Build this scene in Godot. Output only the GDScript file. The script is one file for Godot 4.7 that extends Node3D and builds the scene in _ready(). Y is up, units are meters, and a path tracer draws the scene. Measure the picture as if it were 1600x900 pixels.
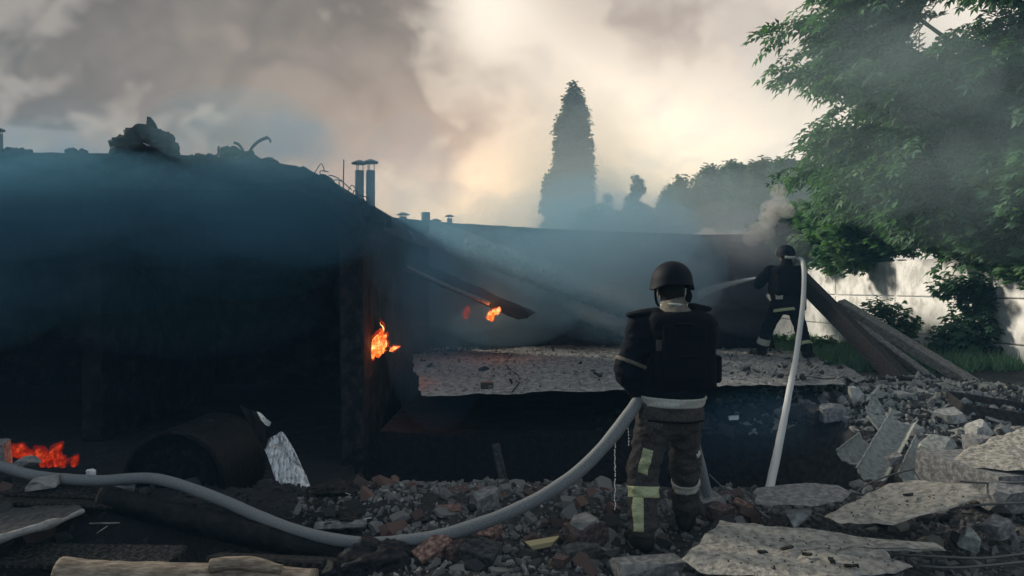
extends Node3D
# A burning row of garages after a collapse, two firefighters, rubble, trees and a white panel fence.

const EYE := 1.69
const LENS := 1204.0
var M := {}
var rng := RandomNumberGenerator.new()
var fine := FastNoiseLite.new()
var coarse := FastNoiseLite.new()
var used := {}

func at(x: float, y: float, d: float) -> Vector3:      # survey: bearing, elevation and distance of a point seen from the tripod
	return Vector3((x - 800.0) / LENS * d, EYE - (y - 450.0) / LENS * d, -d)

func R(a: float, b: float) -> float:
	return rng.randf_range(a, b)

# ---------------------------------------------------------------- naming
func numbered(n: String) -> String:
	if not used.has(n):
		used[n] = 0
		return n
	used[n] += 1
	return "%s_%03d" % [n, used[n]]

func tag(o: Node, label: String, category: String, group := "") -> Node:
	o.set_meta("label", label)
	o.set_meta("category", category)
	if group != "":
		o.set_meta("group", group)
	return o

func thing(called: String, label: String, category: String, pos := Vector3.ZERO, group := "") -> Node3D:
	var o := Node3D.new()
	o.name = numbered(called)
	add_child(o, true)
	o.position = pos
	tag(o, label, category, group)
	return o

func put(called: String, mesh: Mesh, m: Material, parent: Node = null) -> MeshInstance3D:
	var o := MeshInstance3D.new()
	o.mesh = mesh
	if m:
		o.material_override = m
	if parent == null:
		o.name = numbered(called)
		add_child(o, true)
	else:
		o.name = called
		parent.add_child(o, true)
	return o

func single(called: String, label: String, category: String, mesh: Mesh, m: Material, pos := Vector3.ZERO, group := "") -> MeshInstance3D:
	var o := put(called, mesh, m)
	o.position = pos
	tag(o, label, category, group)
	return o

func structure(called: String, mesh: Mesh, m: Material) -> MeshInstance3D:
	var o := put(called, mesh, m)
	o.set_meta("kind", "structure")
	o.set_meta("label", called.replace("_", " "))
	return o

# ---------------------------------------------------------------- mesh helpers
func begin() -> SurfaceTool:
	var st := SurfaceTool.new()
	st.begin(Mesh.PRIMITIVE_TRIANGLES)
	return st

func tri(st: SurfaceTool, a: Vector3, b: Vector3, c: Vector3) -> void:   # counter-clockwise seen from outside
	var n := (b - a).cross(c - a)
	if n.length_squared() < 1e-14:
		return
	n = n.normalized()
	st.set_normal(n)
	st.add_vertex(a)
	st.set_normal(n)
	st.add_vertex(c)
	st.set_normal(n)
	st.add_vertex(b)

func quad(st: SurfaceTool, a: Vector3, b: Vector3, c: Vector3, d: Vector3) -> void:
	tri(st, a, b, c)
	tri(st, a, c, d)

# indexed smooth mesh from vertices and counter-clockwise triangles
func smooth_mesh(v: PackedVector3Array, idx: PackedInt32Array, colors := PackedColorArray()) -> ArrayMesh:
	var n := PackedVector3Array()
	n.resize(v.size())
	for i in range(0, idx.size(), 3):
		var a := idx[i]
		var b := idx[i + 1]
		var c := idx[i + 2]
		var f := (v[b] - v[a]).cross(v[c] - v[a])
		n[a] += f
		n[b] += f
		n[c] += f
		idx[i + 1] = c
		idx[i + 2] = b
	for i in n.size():
		n[i] = n[i].normalized() if n[i].length_squared() > 1e-20 else Vector3.UP
	var arr := []
	arr.resize(Mesh.ARRAY_MAX)
	arr[Mesh.ARRAY_VERTEX] = v
	arr[Mesh.ARRAY_NORMAL] = n
	arr[Mesh.ARRAY_INDEX] = idx
	if colors.size():
		arr[Mesh.ARRAY_COLOR] = colors
	var m := ArrayMesh.new()
	m.add_surface_from_arrays(Mesh.PRIMITIVE_TRIANGLES, arr)
	return m

# swept tube with round ends; radii per point
func tube(pts: PackedVector3Array, radii: PackedFloat32Array, sides := 10, bump := 0.0, arc := TAU) -> ArrayMesh:
	var v := PackedVector3Array()
	var idx := PackedInt32Array()
	var n := pts.size()
	var t0 := (pts[1] - pts[0]).normalized()
	var u := t0.cross(Vector3.UP if absf(t0.y) < 0.9 else Vector3.RIGHT).normalized()
	for i in n:
		var t := (pts[mini(i + 1, n - 1)] - pts[maxi(i - 1, 0)]).normalized()
		u = (u - t * u.dot(t)).normalized()
		var w := t.cross(u)
		for k in sides:
			var a := arc * k / sides
			var dir := u * cos(a) + w * sin(a)
			var p := pts[i] + dir * radii[i]
			if bump > 0.0:
				p += dir * bump * fine.get_noise_3dv(p * 1.0)
			v.append(p)
	for i in n - 1:
		for k in sides:
			var a := i * sides + k
			var b := i * sides + (k + 1) % sides
			idx.append_array([a, b, b + sides, a, b + sides, a + sides])
	var s := v.size()
	v.append(pts[0] - t0 * radii[0] * 0.15)
	v.append(pts[n - 1] + (pts[n - 1] - pts[n - 2]).normalized() * radii[n - 1] * 0.15)
	for k in sides:
		idx.append_array([s, (k + 1) % sides, k])
		idx.append_array([s + 1, (n - 1) * sides + k, (n - 1) * sides + (k + 1) % sides])
	return smooth_mesh(v, idx)

func curve(ctrl: Array, steps := 8) -> PackedVector3Array:     # Catmull-Rom through the control points
	var out := PackedVector3Array()
	for i in ctrl.size() - 1:
		var p0: Vector3 = ctrl[maxi(i - 1, 0)]
		var p1: Vector3 = ctrl[i]
		var p2: Vector3 = ctrl[i + 1]
		var p3: Vector3 = ctrl[mini(i + 2, ctrl.size() - 1)]
		for k in steps:
			out.append(p1.cubic_interpolate(p2, p0, p3, float(k) / steps))
	out.append(ctrl[-1])
	return out

func evenly(n: int, a: float, b := -1.0) -> PackedFloat32Array:
	var r := PackedFloat32Array()
	for i in n:
		r.append(a if b < 0.0 else lerpf(a, b, float(i) / maxi(n - 1, 1)))
	return r

func wire(ctrl: Array, r: float, steps := 8, sides := 7) -> ArrayMesh:
	var p := curve(ctrl, steps)
	return tube(p, evenly(p.size(), r), sides)

# join meshes with transforms into one mesh
func joined(list: Array) -> ArrayMesh:
	var st := begin()
	for e in list:
		st.append_from(e[0], 0, e[1] if e.size() > 1 else Transform3D())
	return st.commit()

# convex solid: list of faces (arrays of points, counter-clockwise seen from outside), clipped by planes
func box_faces(h: Vector3) -> Array:
	var c := []
	for i in 8:
		c.append(Vector3(h.x if i & 1 else -h.x, h.y if i & 2 else -h.y, h.z if i & 4 else -h.z))
	return [[c[1], c[3], c[7], c[5]], [c[0], c[4], c[6], c[2]], [c[2], c[6], c[7], c[3]], [c[0], c[1], c[5], c[4]], [c[4], c[5], c[7], c[6]], [c[0], c[2], c[3], c[1]]]

func clip_faces(faces: Array, n: Vector3, d: float) -> Array:
	var out := []
	var rim := []
	for f in faces:
		var g := []
		for i in f.size():
			var a: Vector3 = f[i]
			var b: Vector3 = f[(i + 1) % f.size()]
			var da := n.dot(a) - d
			var db := n.dot(b) - d
			if da <= 0.0:
				g.append(a)
			if (da <= 0.0) != (db <= 0.0):
				var p := a.lerp(b, da / (da - db))
				g.append(p)
				rim.append(p)
		if g.size() >= 3:
			out.append(g)
	if rim.size() >= 3:
		var mid := Vector3.ZERO
		for p in rim:
			mid += p
		mid /= rim.size()
		var u := n.cross(Vector3.UP if absf(n.y) < 0.9 else Vector3.RIGHT).normalized()
		var w := n.cross(u)
		var keyed := []
		for p in rim:
			keyed.append([atan2((p - mid).dot(w), (p - mid).dot(u)), p])
		keyed.sort_custom(func(a, b): return a[0] < b[0])
		var cap := []
		for k in keyed:
			if cap.is_empty() or (cap[-1] as Vector3).distance_to(k[1]) > 1e-4:
				cap.append(k[1])
		if cap.size() >= 3:
			out.append(cap)
	return out

func faces_mesh(faces: Array, xf := Transform3D()) -> ArrayMesh:
	var st := begin()
	for f in faces:
		for i in range(1, f.size() - 1):
			tri(st, xf * f[0], xf * f[i], xf * f[i + 1])
	return st.commit()

func bevelled(h: Vector3, bev: float) -> Array:
	var f := box_faces(h)
	for s in [-1, 1]:
		for t in [-1, 1]:
			f = clip_faces(f, Vector3(s, t, 0).normalized(), (h.x + h.y - bev) * 0.70711)
			f = clip_faces(f, Vector3(s, 0, t).normalized(), (h.x + h.z - bev) * 0.70711)
			f = clip_faces(f, Vector3(0, s, t).normalized(), (h.y + h.z - bev) * 0.70711)
	return f

func block(size: Vector3, bev := 0.01) -> ArrayMesh:
	return faces_mesh(bevelled(size * 0.5, minf(bev, minf(size.x, minf(size.y, size.z)) * 0.3)))

# angular broken lump inside a box of half size h
func lump(h: Vector3, cuts: int) -> ArrayMesh:
	var f := box_faces(h)
	for i in cuts:
		var n := Vector3(R(-1, 1), R(-1, 1), R(-1, 1)).normalized()
		var reach := absf(n.x) * h.x + absf(n.y) * h.y + absf(n.z) * h.z
		f = clip_faces(f, n, reach * R(0.5, 0.82))
	return faces_mesh(f)

# broken brick: a brick with one to three corners knocked off
func broken_brick(h: Vector3, cuts: int) -> ArrayMesh:
	var f := bevelled(h, 0.006)
	for i in cuts:
		var n := Vector3(R(0.4, 1) * (1 if rng.randf() < 0.5 else -1), R(-0.7, 0.7), R(-0.7, 0.7)).normalized()
		var reach := absf(n.x) * h.x + absf(n.y) * h.y + absf(n.z) * h.z
		f = clip_faces(f, n, reach * R(0.55, 0.85))
	return faces_mesh(f)

# broken concrete slab: outline of the top (any star-shaped loop, counter-clockwise seen from above), rough top, ragged sides
func slab(loop: Array, thick: float, rough := 0.012, ragged := 0.05, rings := 16, seg := 0.09, under := 0.85) -> ArrayMesh:
	var edge := PackedVector3Array()
	for i in loop.size():
		var a: Vector3 = loop[i]
		var b: Vector3 = loop[(i + 1) % loop.size()]
		var k := maxi(1, int(a.distance_to(b) / seg))
		for j in k:
			edge.append(a.lerp(b, float(j) / k))
	var mid := Vector3.ZERO
	for p in edge:
		mid += p
	mid /= edge.size()
	var turn := 0.0
	for i in edge.size():
		turn += (edge[i] - mid).cross(edge[(i + 1) % edge.size()] - mid).y
	if turn < 0.0:
		edge.reverse()
	for i in edge.size():
		var p := edge[i]
		var out := (p - mid).normalized()
		edge[i] = p + out * ragged * (fine.get_noise_3dv(p * 0.3) + 0.45 * fine.get_noise_3dv(p * 1.1 + Vector3(9, 1, 4)) + 0.25 * fine.get_noise_3dv(p * 3.3))
	var n := edge.size()
	var v := PackedVector3Array()
	var idx := PackedInt32Array()
	v.append(mid)
	for r in range(1, rings + 1):
		var t := float(r) / rings
		for i in n:
			var p := mid.lerp(edge[i], t)
			p.y += rough * (fine.get_noise_2d(p.x * 0.5, p.z * 0.5) + 0.45 * fine.get_noise_2d(p.x * 1.9 + 50, p.z * 1.9)) - (0.35 * rough if r == rings else 0.0)
			v.append(p)
	for i in n:
		idx.append_array([0, 1 + i, 1 + (i + 1) % n])
	for r in range(1, rings):
		for i in n:
			var a := 1 + (r - 1) * n + i
			var b := 1 + (r - 1) * n + (i + 1) % n
			idx.append_array([a, a + n, b + n, a, b + n, b])
	var top := smooth_mesh(v, idx)
	var st := begin()
	st.append_from(top, 0, Transform3D())
	var rows := 4
	var last := v.size() - n
	var grid := []
	for r in rows + 1:
		var row := PackedVector3Array()
		for i in n:
			var p := v[last + i]
			if r > 0:
				var s := float(r) / rows
				var out := (Vector3(p.x, 0, p.z) - Vector3(mid.x, 0, mid.z)).normalized()
				var q := p + Vector3(0, -thick * s, 0)
				q += out * (ragged * 0.7 * fine.get_noise_3dv(q * 2.2 + Vector3(3, 7, 1)) - thick * 0.35 * s * (1.0 - under))
				row.append(q)
			else:
				row.append(p)
		grid.append(row)
	for r in rows:
		for i in n:
			var j := (i + 1) % n
			quad(st, grid[r + 1][i], grid[r + 1][j], grid[r][j], grid[r][i])
	var low := mid + Vector3(0, -thick, 0)
	for i in n:
		tri(st, low, grid[rows][(i + 1) % n], grid[rows][i])
	return st.commit()

# polygon in the x-y plane pushed along z from z0 to z1 (z1 < z0)
func extruded(poly: PackedVector2Array, z0: float, z1: float) -> ArrayMesh:
	if Geometry2D.is_polygon_clockwise(poly):
		poly.reverse()
	var st := begin()
	var t := Geometry2D.triangulate_polygon(poly)
	for i in range(0, t.size(), 3):
		var a := poly[t[i]]
		var b := poly[t[i + 1]]
		var c := poly[t[i + 2]]
		if (b - a).cross(c - a) < 0.0:
			var s := b
			b = c
			c = s
		tri(st, Vector3(a.x, a.y, z0), Vector3(b.x, b.y, z0), Vector3(c.x, c.y, z0))
		tri(st, Vector3(a.x, a.y, z1), Vector3(c.x, c.y, z1), Vector3(b.x, b.y, z1))
	for i in poly.size():
		var a := poly[i]
		var b := poly[(i + 1) % poly.size()]
		quad(st, Vector3(a.x, a.y, z1), Vector3(b.x, b.y, z1), Vector3(b.x, b.y, z0), Vector3(a.x, a.y, z0))
	return st.commit()

func lathe(profile: Array, sides := 20) -> ArrayMesh:      # profile: Vector2(radius, height), from bottom to top
	var v := PackedVector3Array()
	var idx := PackedInt32Array()
	for p in profile:
		for k in sides:
			v.append(Vector3(p.x * cos(TAU * k / sides), p.y, -p.x * sin(TAU * k / sides)))
	for i in profile.size() - 1:
		for k in sides:
			var a := i * sides + k
			var b := i * sides + (k + 1) % sides
			idx.append_array([a, b, b + sides, a, b + sides, a + sides])
	return smooth_mesh(v, idx)

func many(called: String, mesh: Mesh, m: Material, xf: Array, parent: Node = null, tint := PackedColorArray()) -> MultiMeshInstance3D:
	var mm := MultiMesh.new()
	mm.transform_format = MultiMesh.TRANSFORM_3D
	mm.use_colors = tint.size() > 0
	mm.mesh = mesh
	mm.instance_count = xf.size()
	for i in xf.size():
		mm.set_instance_transform(i, xf[i])
		if tint.size():
			mm.set_instance_color(i, tint[i])
	var o := MultiMeshInstance3D.new()
	o.multimesh = mm
	o.material_override = m
	if parent:
		o.name = called
		parent.add_child(o, true)
	else:
		o.name = numbered(called)
		add_child(o, true)
	o.set_meta("kind", "stuff")
	return o

func turned(p: Vector3, s: Vector3, flat := 1.0) -> Transform3D:   # random turn; flat 0 keeps it level
	var b := Basis.from_euler(Vector3(R(-PI, PI) * flat, R(-PI, PI), R(-PI, PI) * flat))
	return Transform3D(b * Basis.from_scale(s), p)

# ---------------------------------------------------------------- signed distance bodies
# primitive: [kind, a, b, ra, rb, k, squash]  kind 0 tapered capsule, 1 rounded box (a centre, b half size, ra rounding, rb turn about y)
func prim_d(q: Array, p: Vector3) -> float:
	if q[0] == 0:
		var a: Vector3 = q[1]
		var s: Vector3 = q[6]
		var ba: Vector3 = (q[2] - a) * s
		var pa := (p - a) * s
		var h := clampf(pa.dot(ba) / maxf(ba.length_squared(), 1e-9), 0.0, 1.0)
		return pa.distance_to(ba * h) - lerpf(q[3], q[4], h)
	var d: Vector3 = (p - (q[1] as Vector3)).rotated(Vector3.UP, -(q[4] as float))
	var e: Vector3 = d.abs() - (q[2] as Vector3) + Vector3.ONE * (q[3] as float)
	return e.max(Vector3.ZERO).length() + minf(maxf(e.x, maxf(e.y, e.z)), 0.0) - q[3]

func cap(a: Vector3, b: Vector3, ra: float, rb: float, k := 0.05, squash := Vector3.ONE) -> Array:
	return [0, a, b, ra, rb, k, squash]

func rbox(c: Vector3, h: Vector3, round_: float, turn := 0.0, k := 0.03) -> Array:
	return [1, c, h, round_, turn, k, Vector3.ONE]

func blend(a: float, b: float, k: float) -> float:
	var h := maxf(k - absf(a - b), 0.0) / k
	return minf(a, b) - h * h * k * 0.25

func sdf(prims: Array, p: Vector3, amp := 0.0, freq := 1.0) -> float:
	var d := 1.0
	for q in prims:
		d = blend(d, prim_d(q, p), q[5])
	if amp > 0.0:
		d += amp * fine.get_noise_3d(p.x * freq, p.y * freq * 1.8, p.z * freq)
	return d

func body(prims: Array, cell: float, amp := 0.0, freq := 1.0, cut_below := -99.0, cut_above := 99.0) -> ArrayMesh:
	var lo := Vector3.ONE * 99.0
	var hi := -lo
	var boxes := []
	for q in prims:
		var l: Vector3
		var h: Vector3
		if q[0] == 0:
			var r := maxf(q[3], q[4])
			var e := Vector3(r / q[6].x, r / q[6].y, r / q[6].z)
			l = (q[1] as Vector3).min(q[2]) - e
			h = (q[1] as Vector3).max(q[2]) + e
		else:
			var r := (q[2] as Vector3).length() if q[4] != 0.0 else 0.0
			var e: Vector3 = Vector3(r, q[2].y, r) if q[4] != 0.0 else q[2]
			l = q[1] - e
			h = q[1] + e
		var m: float = q[5] + cell * 2.0 + 0.01
		l -= Vector3.ONE * m
		h += Vector3.ONE * m
		boxes.append([l, h])
		lo = lo.min(l)
		hi = hi.max(h)
	var nx := int((hi.x - lo.x) / cell) + 2
	var ny := int((hi.y - lo.y) / cell) + 2
	var nz := int((hi.z - lo.z) / cell) + 2
	var g := PackedFloat32Array()
	g.resize(nx * ny * nz)
	g.fill(1.0)
	for i in prims.size():
		var q: Array = prims[i]
		var k: float = q[5]
		var a: Vector3 = (boxes[i][0] - lo) / cell
		var b: Vector3 = (boxes[i][1] - lo) / cell
		for z in range(maxi(0, int(a.z)), mini(nz, int(b.z) + 1)):
			for y in range(maxi(0, int(a.y)), mini(ny, int(b.y) + 1)):
				var row := (z * ny + y) * nx
				for x in range(maxi(0, int(a.x)), mini(nx, int(b.x) + 1)):
					var d := prim_d(q, lo + Vector3(x, y, z) * cell)
					var o := g[row + x]
					var h := maxf(k - absf(o - d), 0.0) / k
					g[row + x] = minf(o, d) - h * h * k * 0.25
	if amp > 0.0 or cut_below > -90.0 or cut_above < 90.0:
		for z in nz:
			for y in ny:
				var row := (z * ny + y) * nx
				var py := lo.y + y * cell
				for x in nx:
					var d := g[row + x]
					if d < 0.08 and d > -0.08 and amp > 0.0:
						d += amp * fine.get_noise_3d((lo.x + x * cell) * freq, py * freq * 1.8, (lo.z + z * cell) * freq)
					g[row + x] = maxf(d, maxf(cut_below - py, py - cut_above))
	return nets(g, nx, ny, nz, lo, cell)

func nets(g: PackedFloat32Array, nx: int, ny: int, nz: int, lo: Vector3, cell: float) -> ArrayMesh:
	var v := PackedVector3Array()
	var idx := PackedInt32Array()
	var at_cell := {}
	var sy := nx
	var sz := nx * ny
	var off := PackedInt32Array([0, 1, sy, sy + 1, sz, sz + 1, sz + sy, sz + sy + 1])
	for z in nz - 1:
		for y in ny - 1:
			var row := z * sz + y * sy
			for x in nx - 1:
				var c := row + x
				var d0 := g[c]
				if d0 > 3.0 * cell or d0 < -3.0 * cell:
					continue
				var inside := 0
				for k in 8:
					if g[c + off[k]] < 0.0:
						inside += 1
				if inside == 0 or inside == 8:
					continue
				var sum := Vector3.ZERO
				var n := 0
				for k in 8:
					for bit in [1, 2, 4]:
						if not (k & bit):
							var da := g[c + off[k]]
							var db := g[c + off[k | bit]]
							if (da < 0.0) != (db < 0.0):
								var t := da / (da - db)
								var p := Vector3(k & 1, (k >> 1) & 1, (k >> 2) & 1)
								if bit == 1:
									p.x = t
								elif bit == 2:
									p.y = t
								else:
									p.z = t
								sum += p
								n += 1
				at_cell[c] = v.size()
				v.append(lo + (Vector3(x, y, z) + sum / n) * cell)
	var ax := [1, sy, sz]
	for c in at_cell:
		var d0 := g[c]
		for a in 3:
			var d1 := g[c + ax[a]]
			if (d0 < 0.0) == (d1 < 0.0):
				continue
			var b: int = ax[(a + 1) % 3]
			var e: int = ax[(a + 2) % 3]
			if not (at_cell.has(c - b) and at_cell.has(c - e) and at_cell.has(c - b - e)):
				continue
			var i0: int = at_cell[c - b - e]
			var i1: int = at_cell[c - e]
			var i2: int = at_cell[c]
			var i3: int = at_cell[c - b]
			if d0 < 0.0:
				idx.append_array([i0, i1, i2, i0, i2, i3])
			else:
				idx.append_array([i0, i2, i1, i0, i3, i2])
	return smooth_mesh(v, idx)

# a strip lying on a body's surface round the axis a-b, from t0 to t1, over the angles a0..a1
func band(prims: Array, a: Vector3, b: Vector3, t0: float, t1: float, lift: float, amp: float, freq: float, a0 := 0.0, a1 := TAU, start := 0.0) -> ArrayMesh:
	var axis := (b - a).normalized()
	var u := axis.cross(Vector3.FORWARD).normalized()
	var w := axis.cross(u)
	var v := PackedVector3Array()
	var idx := PackedInt32Array()
	var cols := maxi(4, int(40 * (a1 - a0) / TAU))
	var rows := maxi(2, int(a.distance_to(b) * (t1 - t0) / 0.012))
	for r in rows + 3:
		var edge := r == 0 or r == rows + 2
		var t := lerpf(t0, t1, clampf(float(r - 1) / rows, 0.0, 1.0))
		for k in cols + 1:
			var an := lerpf(a0, a1, float(k) / cols)
			var dir := u * cos(an) + w * sin(an)
			var c := a.lerp(b, t)
			var s := start
			while s < 0.6 and sdf(prims, c + dir * s, amp, freq) < 0.0:
				s += 0.004
			v.append(c + dir * (s + (lift if not edge else -0.004)))
	var n := cols + 1
	for r in rows + 2:
		for k in cols:
			var i := r * n + k
			idx.append_array([i, i + n, i + n + 1, i, i + n + 1, i + 1])
	# normals point away from the axis
	var f := (v[idx[1] + n] - v[idx[0] + n]).cross(v[idx[2] + n] - v[idx[0] + n])
	if f.dot(v[n] - a.lerp(b, t0)) < 0.0:
		for i in range(0, idx.size(), 3):
			var s2 := idx[i + 1]
			idx[i + 1] = idx[i + 2]
			idx[i + 2] = s2
	return smooth_mesh(v, idx)

# ---------------------------------------------------------------- materials
func lin(r: float, g: float, b: float) -> Color:
	return Color(r, g, b).linear_to_srgb()

func noise_tex(seed_: int, freq: float, ramp: Array, size := 512, octaves := 6, normal := false, bump := 4.0) -> NoiseTexture2D:
	var n := FastNoiseLite.new()
	n.seed = seed_
	n.noise_type = FastNoiseLite.TYPE_SIMPLEX_SMOOTH
	n.frequency = freq
	n.fractal_octaves = octaves
	n.fractal_gain = 0.58
	var t := NoiseTexture2D.new()
	t.width = size
	t.height = size
	t.seamless = true
	t.noise = n
	if normal:
		t.as_normal_map = true
		t.bump_strength = bump
	elif ramp.size():
		var gr := Gradient.new()
		var offs := PackedFloat32Array()
		var cols := PackedColorArray()
		for e in ramp:
			offs.append(e[0])
			cols.append(e[1])
		gr.offsets = offs
		gr.colors = cols
		t.color_ramp = gr
	return t

func surface(called: String, dark: Color, mid: Color, light: Color, scale_: float, rough: float, seed_: int, world := false, relief := 0.0, freq := 0.012, normal_scale := 0.8) -> StandardMaterial3D:
	var m := StandardMaterial3D.new()
	m.resource_name = called
	m.albedo_texture = noise_tex(seed_, freq, [[0.22, dark], [0.5, mid], [0.78, light]])
	m.roughness = rough
	m.uv1_triplanar = true
	m.uv1_world_triplanar = world
	m.uv1_scale = Vector3.ONE * scale_
	if normal_scale > 0.0:
		m.normal_enabled = true
		m.normal_texture = M.bumps
		m.normal_scale = normal_scale
	if relief > 0.0:
		m.heightmap_enabled = true
		m.heightmap_scale = relief * 0.5
		m.heightmap_texture = M.heights
	M[called] = m
	return m

func plain(called: String, c: Color, rough := 0.8, metal := 0.0) -> StandardMaterial3D:
	var m := StandardMaterial3D.new()
	m.resource_name = called
	m.albedo_color = c
	m.roughness = rough
	m.metallic = metal
	M[called] = m
	return m

func materials() -> void:
	M.bumps = noise_tex(11, 0.03, [], 512, 6, true, 6.0)
	M.heights = noise_tex(12, 0.02, [], 512, 6)
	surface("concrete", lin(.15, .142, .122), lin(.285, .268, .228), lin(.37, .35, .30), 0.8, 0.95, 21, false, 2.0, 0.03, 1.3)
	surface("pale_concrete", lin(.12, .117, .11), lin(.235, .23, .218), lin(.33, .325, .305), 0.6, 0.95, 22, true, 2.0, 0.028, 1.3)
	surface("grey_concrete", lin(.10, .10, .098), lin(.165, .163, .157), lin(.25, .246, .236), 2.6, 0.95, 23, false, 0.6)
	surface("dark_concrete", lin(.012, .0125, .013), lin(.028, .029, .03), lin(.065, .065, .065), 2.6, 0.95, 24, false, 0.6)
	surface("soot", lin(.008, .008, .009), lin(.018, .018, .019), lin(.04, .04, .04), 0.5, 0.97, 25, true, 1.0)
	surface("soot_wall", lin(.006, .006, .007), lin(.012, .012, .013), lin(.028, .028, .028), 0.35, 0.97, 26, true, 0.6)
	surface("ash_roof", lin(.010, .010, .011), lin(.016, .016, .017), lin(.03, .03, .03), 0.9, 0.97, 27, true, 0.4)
	surface("brick_red", lin(.05, .028, .022), lin(.13, .066, .05), lin(.24, .17, .14), 3.5, 0.95, 28, false, 0.3)
	surface("brick_dark", lin(.03, .02, .018), lin(.075, .045, .038), lin(.14, .1, .085), 3.5, 0.95, 29, false, 0.3)
	surface("plaster_white", lin(.2, .2, .185), lin(.33, .325, .305), lin(.44, .435, .41), 2.0, 0.9, 30, false, 0.3)
	surface("fence_white", lin(.5, .49, .46), lin(.72, .71, .68), lin(.8, .79, .76), 0.35, 0.9, 31, true, 0.25, 0.01, 0.25)
	surface("wood_grey", lin(.09, .08, .07), lin(.2, .18, .155), lin(.32, .3, .26), 2.2, 0.9, 32, false, 0.3)
	(M.wood_grey as StandardMaterial3D).uv1_scale = Vector3(1.2, 9, 9)
	surface("wood_log", lin(.12, .085, .055), lin(.26, .2, .14), lin(.4, .33, .24), 2.0, 0.9, 33, false, 0.6)
	(M.wood_log as StandardMaterial3D).uv1_scale = Vector3(1.0, 6, 6)
	surface("wood_charred", lin(.008, .008, .008), lin(.022, .02, .019), lin(.06, .055, .05), 4.0, 0.85, 34, false, 0.6)
	surface("rusty", lin(.012, .010, .010), lin(.027, .022, .021), lin(.055, .043, .038), 3.0, 0.8, 35, false, 0.2)
	surface("sheet_metal", lin(.12, .12, .12), lin(.45, .46, .45), lin(.7, .7, .68), 2.5, 0.42, 36, false, 0.0, 0.012, 0.3)
	(M.sheet_metal as StandardMaterial3D).metallic = 0.75
	(M.sheet_metal as StandardMaterial3D).uv1_scale = Vector3(7.0, 1.2, 7.0)
	surface("tank_metal", lin(.003, .003, .004), lin(.006, .006, .007), lin(.018, .018, .02), 1.6, 0.5, 37, false, 0.15)
	surface("turnout", lin(.028, .0255, .024), lin(.05, .0455, .0425), lin(.08, .073, .068), 5.0, 0.92, 38, false, 0.0, 0.02, 0.5)
	surface("navy_cloth", lin(.003, .004, .007), lin(.006, .007, .012), lin(.011, .013, .019), 5.0, 0.9, 39, false, 0.0, 0.02, 0.6)
	surface("black_cloth", lin(.003, .003, .005), lin(.005, .0055, .008), lin(.009, .0095, .013), 6.0, 0.9, 40, false, 0.0, 0.02, 0.6)
	surface("beige_cloth", lin(.07, .06, .045), lin(.12, .105, .082), lin(.18, .16, .13), 5.0, 0.92, 41, false, 0.0, 0.02, 0.4)
	surface("reflective", lin(.2, .205, .175), lin(.36, .365, .31), lin(.5, .5, .44), 9.0, 0.55, 42, false, 0.0, 0.02, 0.5)
	surface("reflective_lime", lin(.2, .225, .11), lin(.36, .39, .2), lin(.5, .53, .34), 9.0, 0.6, 43, false, 0.0, 0.02, 0.5)
	surface("boot_black", lin(.006, .006, .006), lin(.012, .012, .012), lin(.03, .03, .03), 6.0, 0.6, 44, false, 0.0, 0.02, 0.4)
	surface("hose_cloth", lin(.08, .088, .09), lin(.15, .162, .162), lin(.22, .235, .23), 6.0, 0.75, 45, false, 0.0, 0.03, 0.5)
	surface("hose_pale", lin(.3, .31, .3), lin(.46, .47, .45), lin(.56, .57, .55), 6.0, 0.75, 46, false, 0.0, 0.03, 0.4)
	surface("bark", lin(.02, .017, .014), lin(.045, .038, .03), lin(.08, .07, .06), 3.0, 0.95, 47, false, 0.8)
	surface("rubber", lin(.006, .006, .007), lin(.013, .013, .015), lin(.03, .032, .035), 3.0, 0.55, 48, false, 0.8)
	surface("asbestos", lin(.15, .158, .145), lin(.23, .24, .22), lin(.31, .32, .295), 2.5, 0.9, 49, false, 0.2)
	plain("strap", lin(.005, .0055, .008), 0.95)
	plain("label_grey", lin(.04, .038, .038), 0.9)
	plain("helmet_shell", lin(.006, .008, .012), 0.65)
	plain("hair", lin(.012, .01, .009), 0.7)
	plain("skin", lin(.3, .17, .12), 0.6)
	plain("eye_white", lin(.6, .58, .55), 0.3)
	plain("iron", lin(.05, .048, .046), 0.55, 0.6)
	plain("rebar", lin(.11, .105, .1), 0.6, 0.4)
	plain("chimney_metal", lin(.12, .1, .09), 0.7, 0.2)
	plain("straw", lin(.35, .3, .16), 0.9)
	plain("white_scrap", lin(.62, .62, .6), 0.8)
	for i in 6:
		var m := plain("leaf_%d" % i, [lin(.075, .155, .115), lin(.10, .20, .13), lin(.12, .23, .145), lin(.15, .27, .16), lin(.075, .11, .095), lin(.18, .20, .14)][i], 0.62)
		m.backlight_enabled = true
		m.backlight = Color(0.85, 0.95, 0.6)
		m.cull_mode = BaseMaterial3D.CULL_DISABLED
	for k in ["navy_cloth", "black_cloth", "soot", "soot_wall", "turnout", "hair", "wood_charred", "tank_metal", "helmet_shell", "rubber", "ash_roof", "boot_black", "strap"]:
		M[k].metallic_specular = 0.2
	var gm := StandardMaterial3D.new()
	gm.resource_name = "ground"
	gm.vertex_color_use_as_albedo = true
	gm.albedo_texture = noise_tex(50, 0.02, [[0.2, Color(.45, .45, .45)], [0.5, Color(.8, .8, .8)], [0.8, Color(1, 1, 1)]])
	gm.uv1_triplanar = true
	gm.uv1_world_triplanar = true
	gm.uv1_scale = Vector3.ONE * 0.8
	gm.roughness = 1.0
	gm.normal_enabled = true
	gm.normal_texture = M.bumps
	gm.heightmap_enabled = true
	gm.heightmap_scale = 0.8
	gm.heightmap_texture = M.heights
	M.ground = gm
	var fm := StandardMaterial3D.new()
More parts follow.
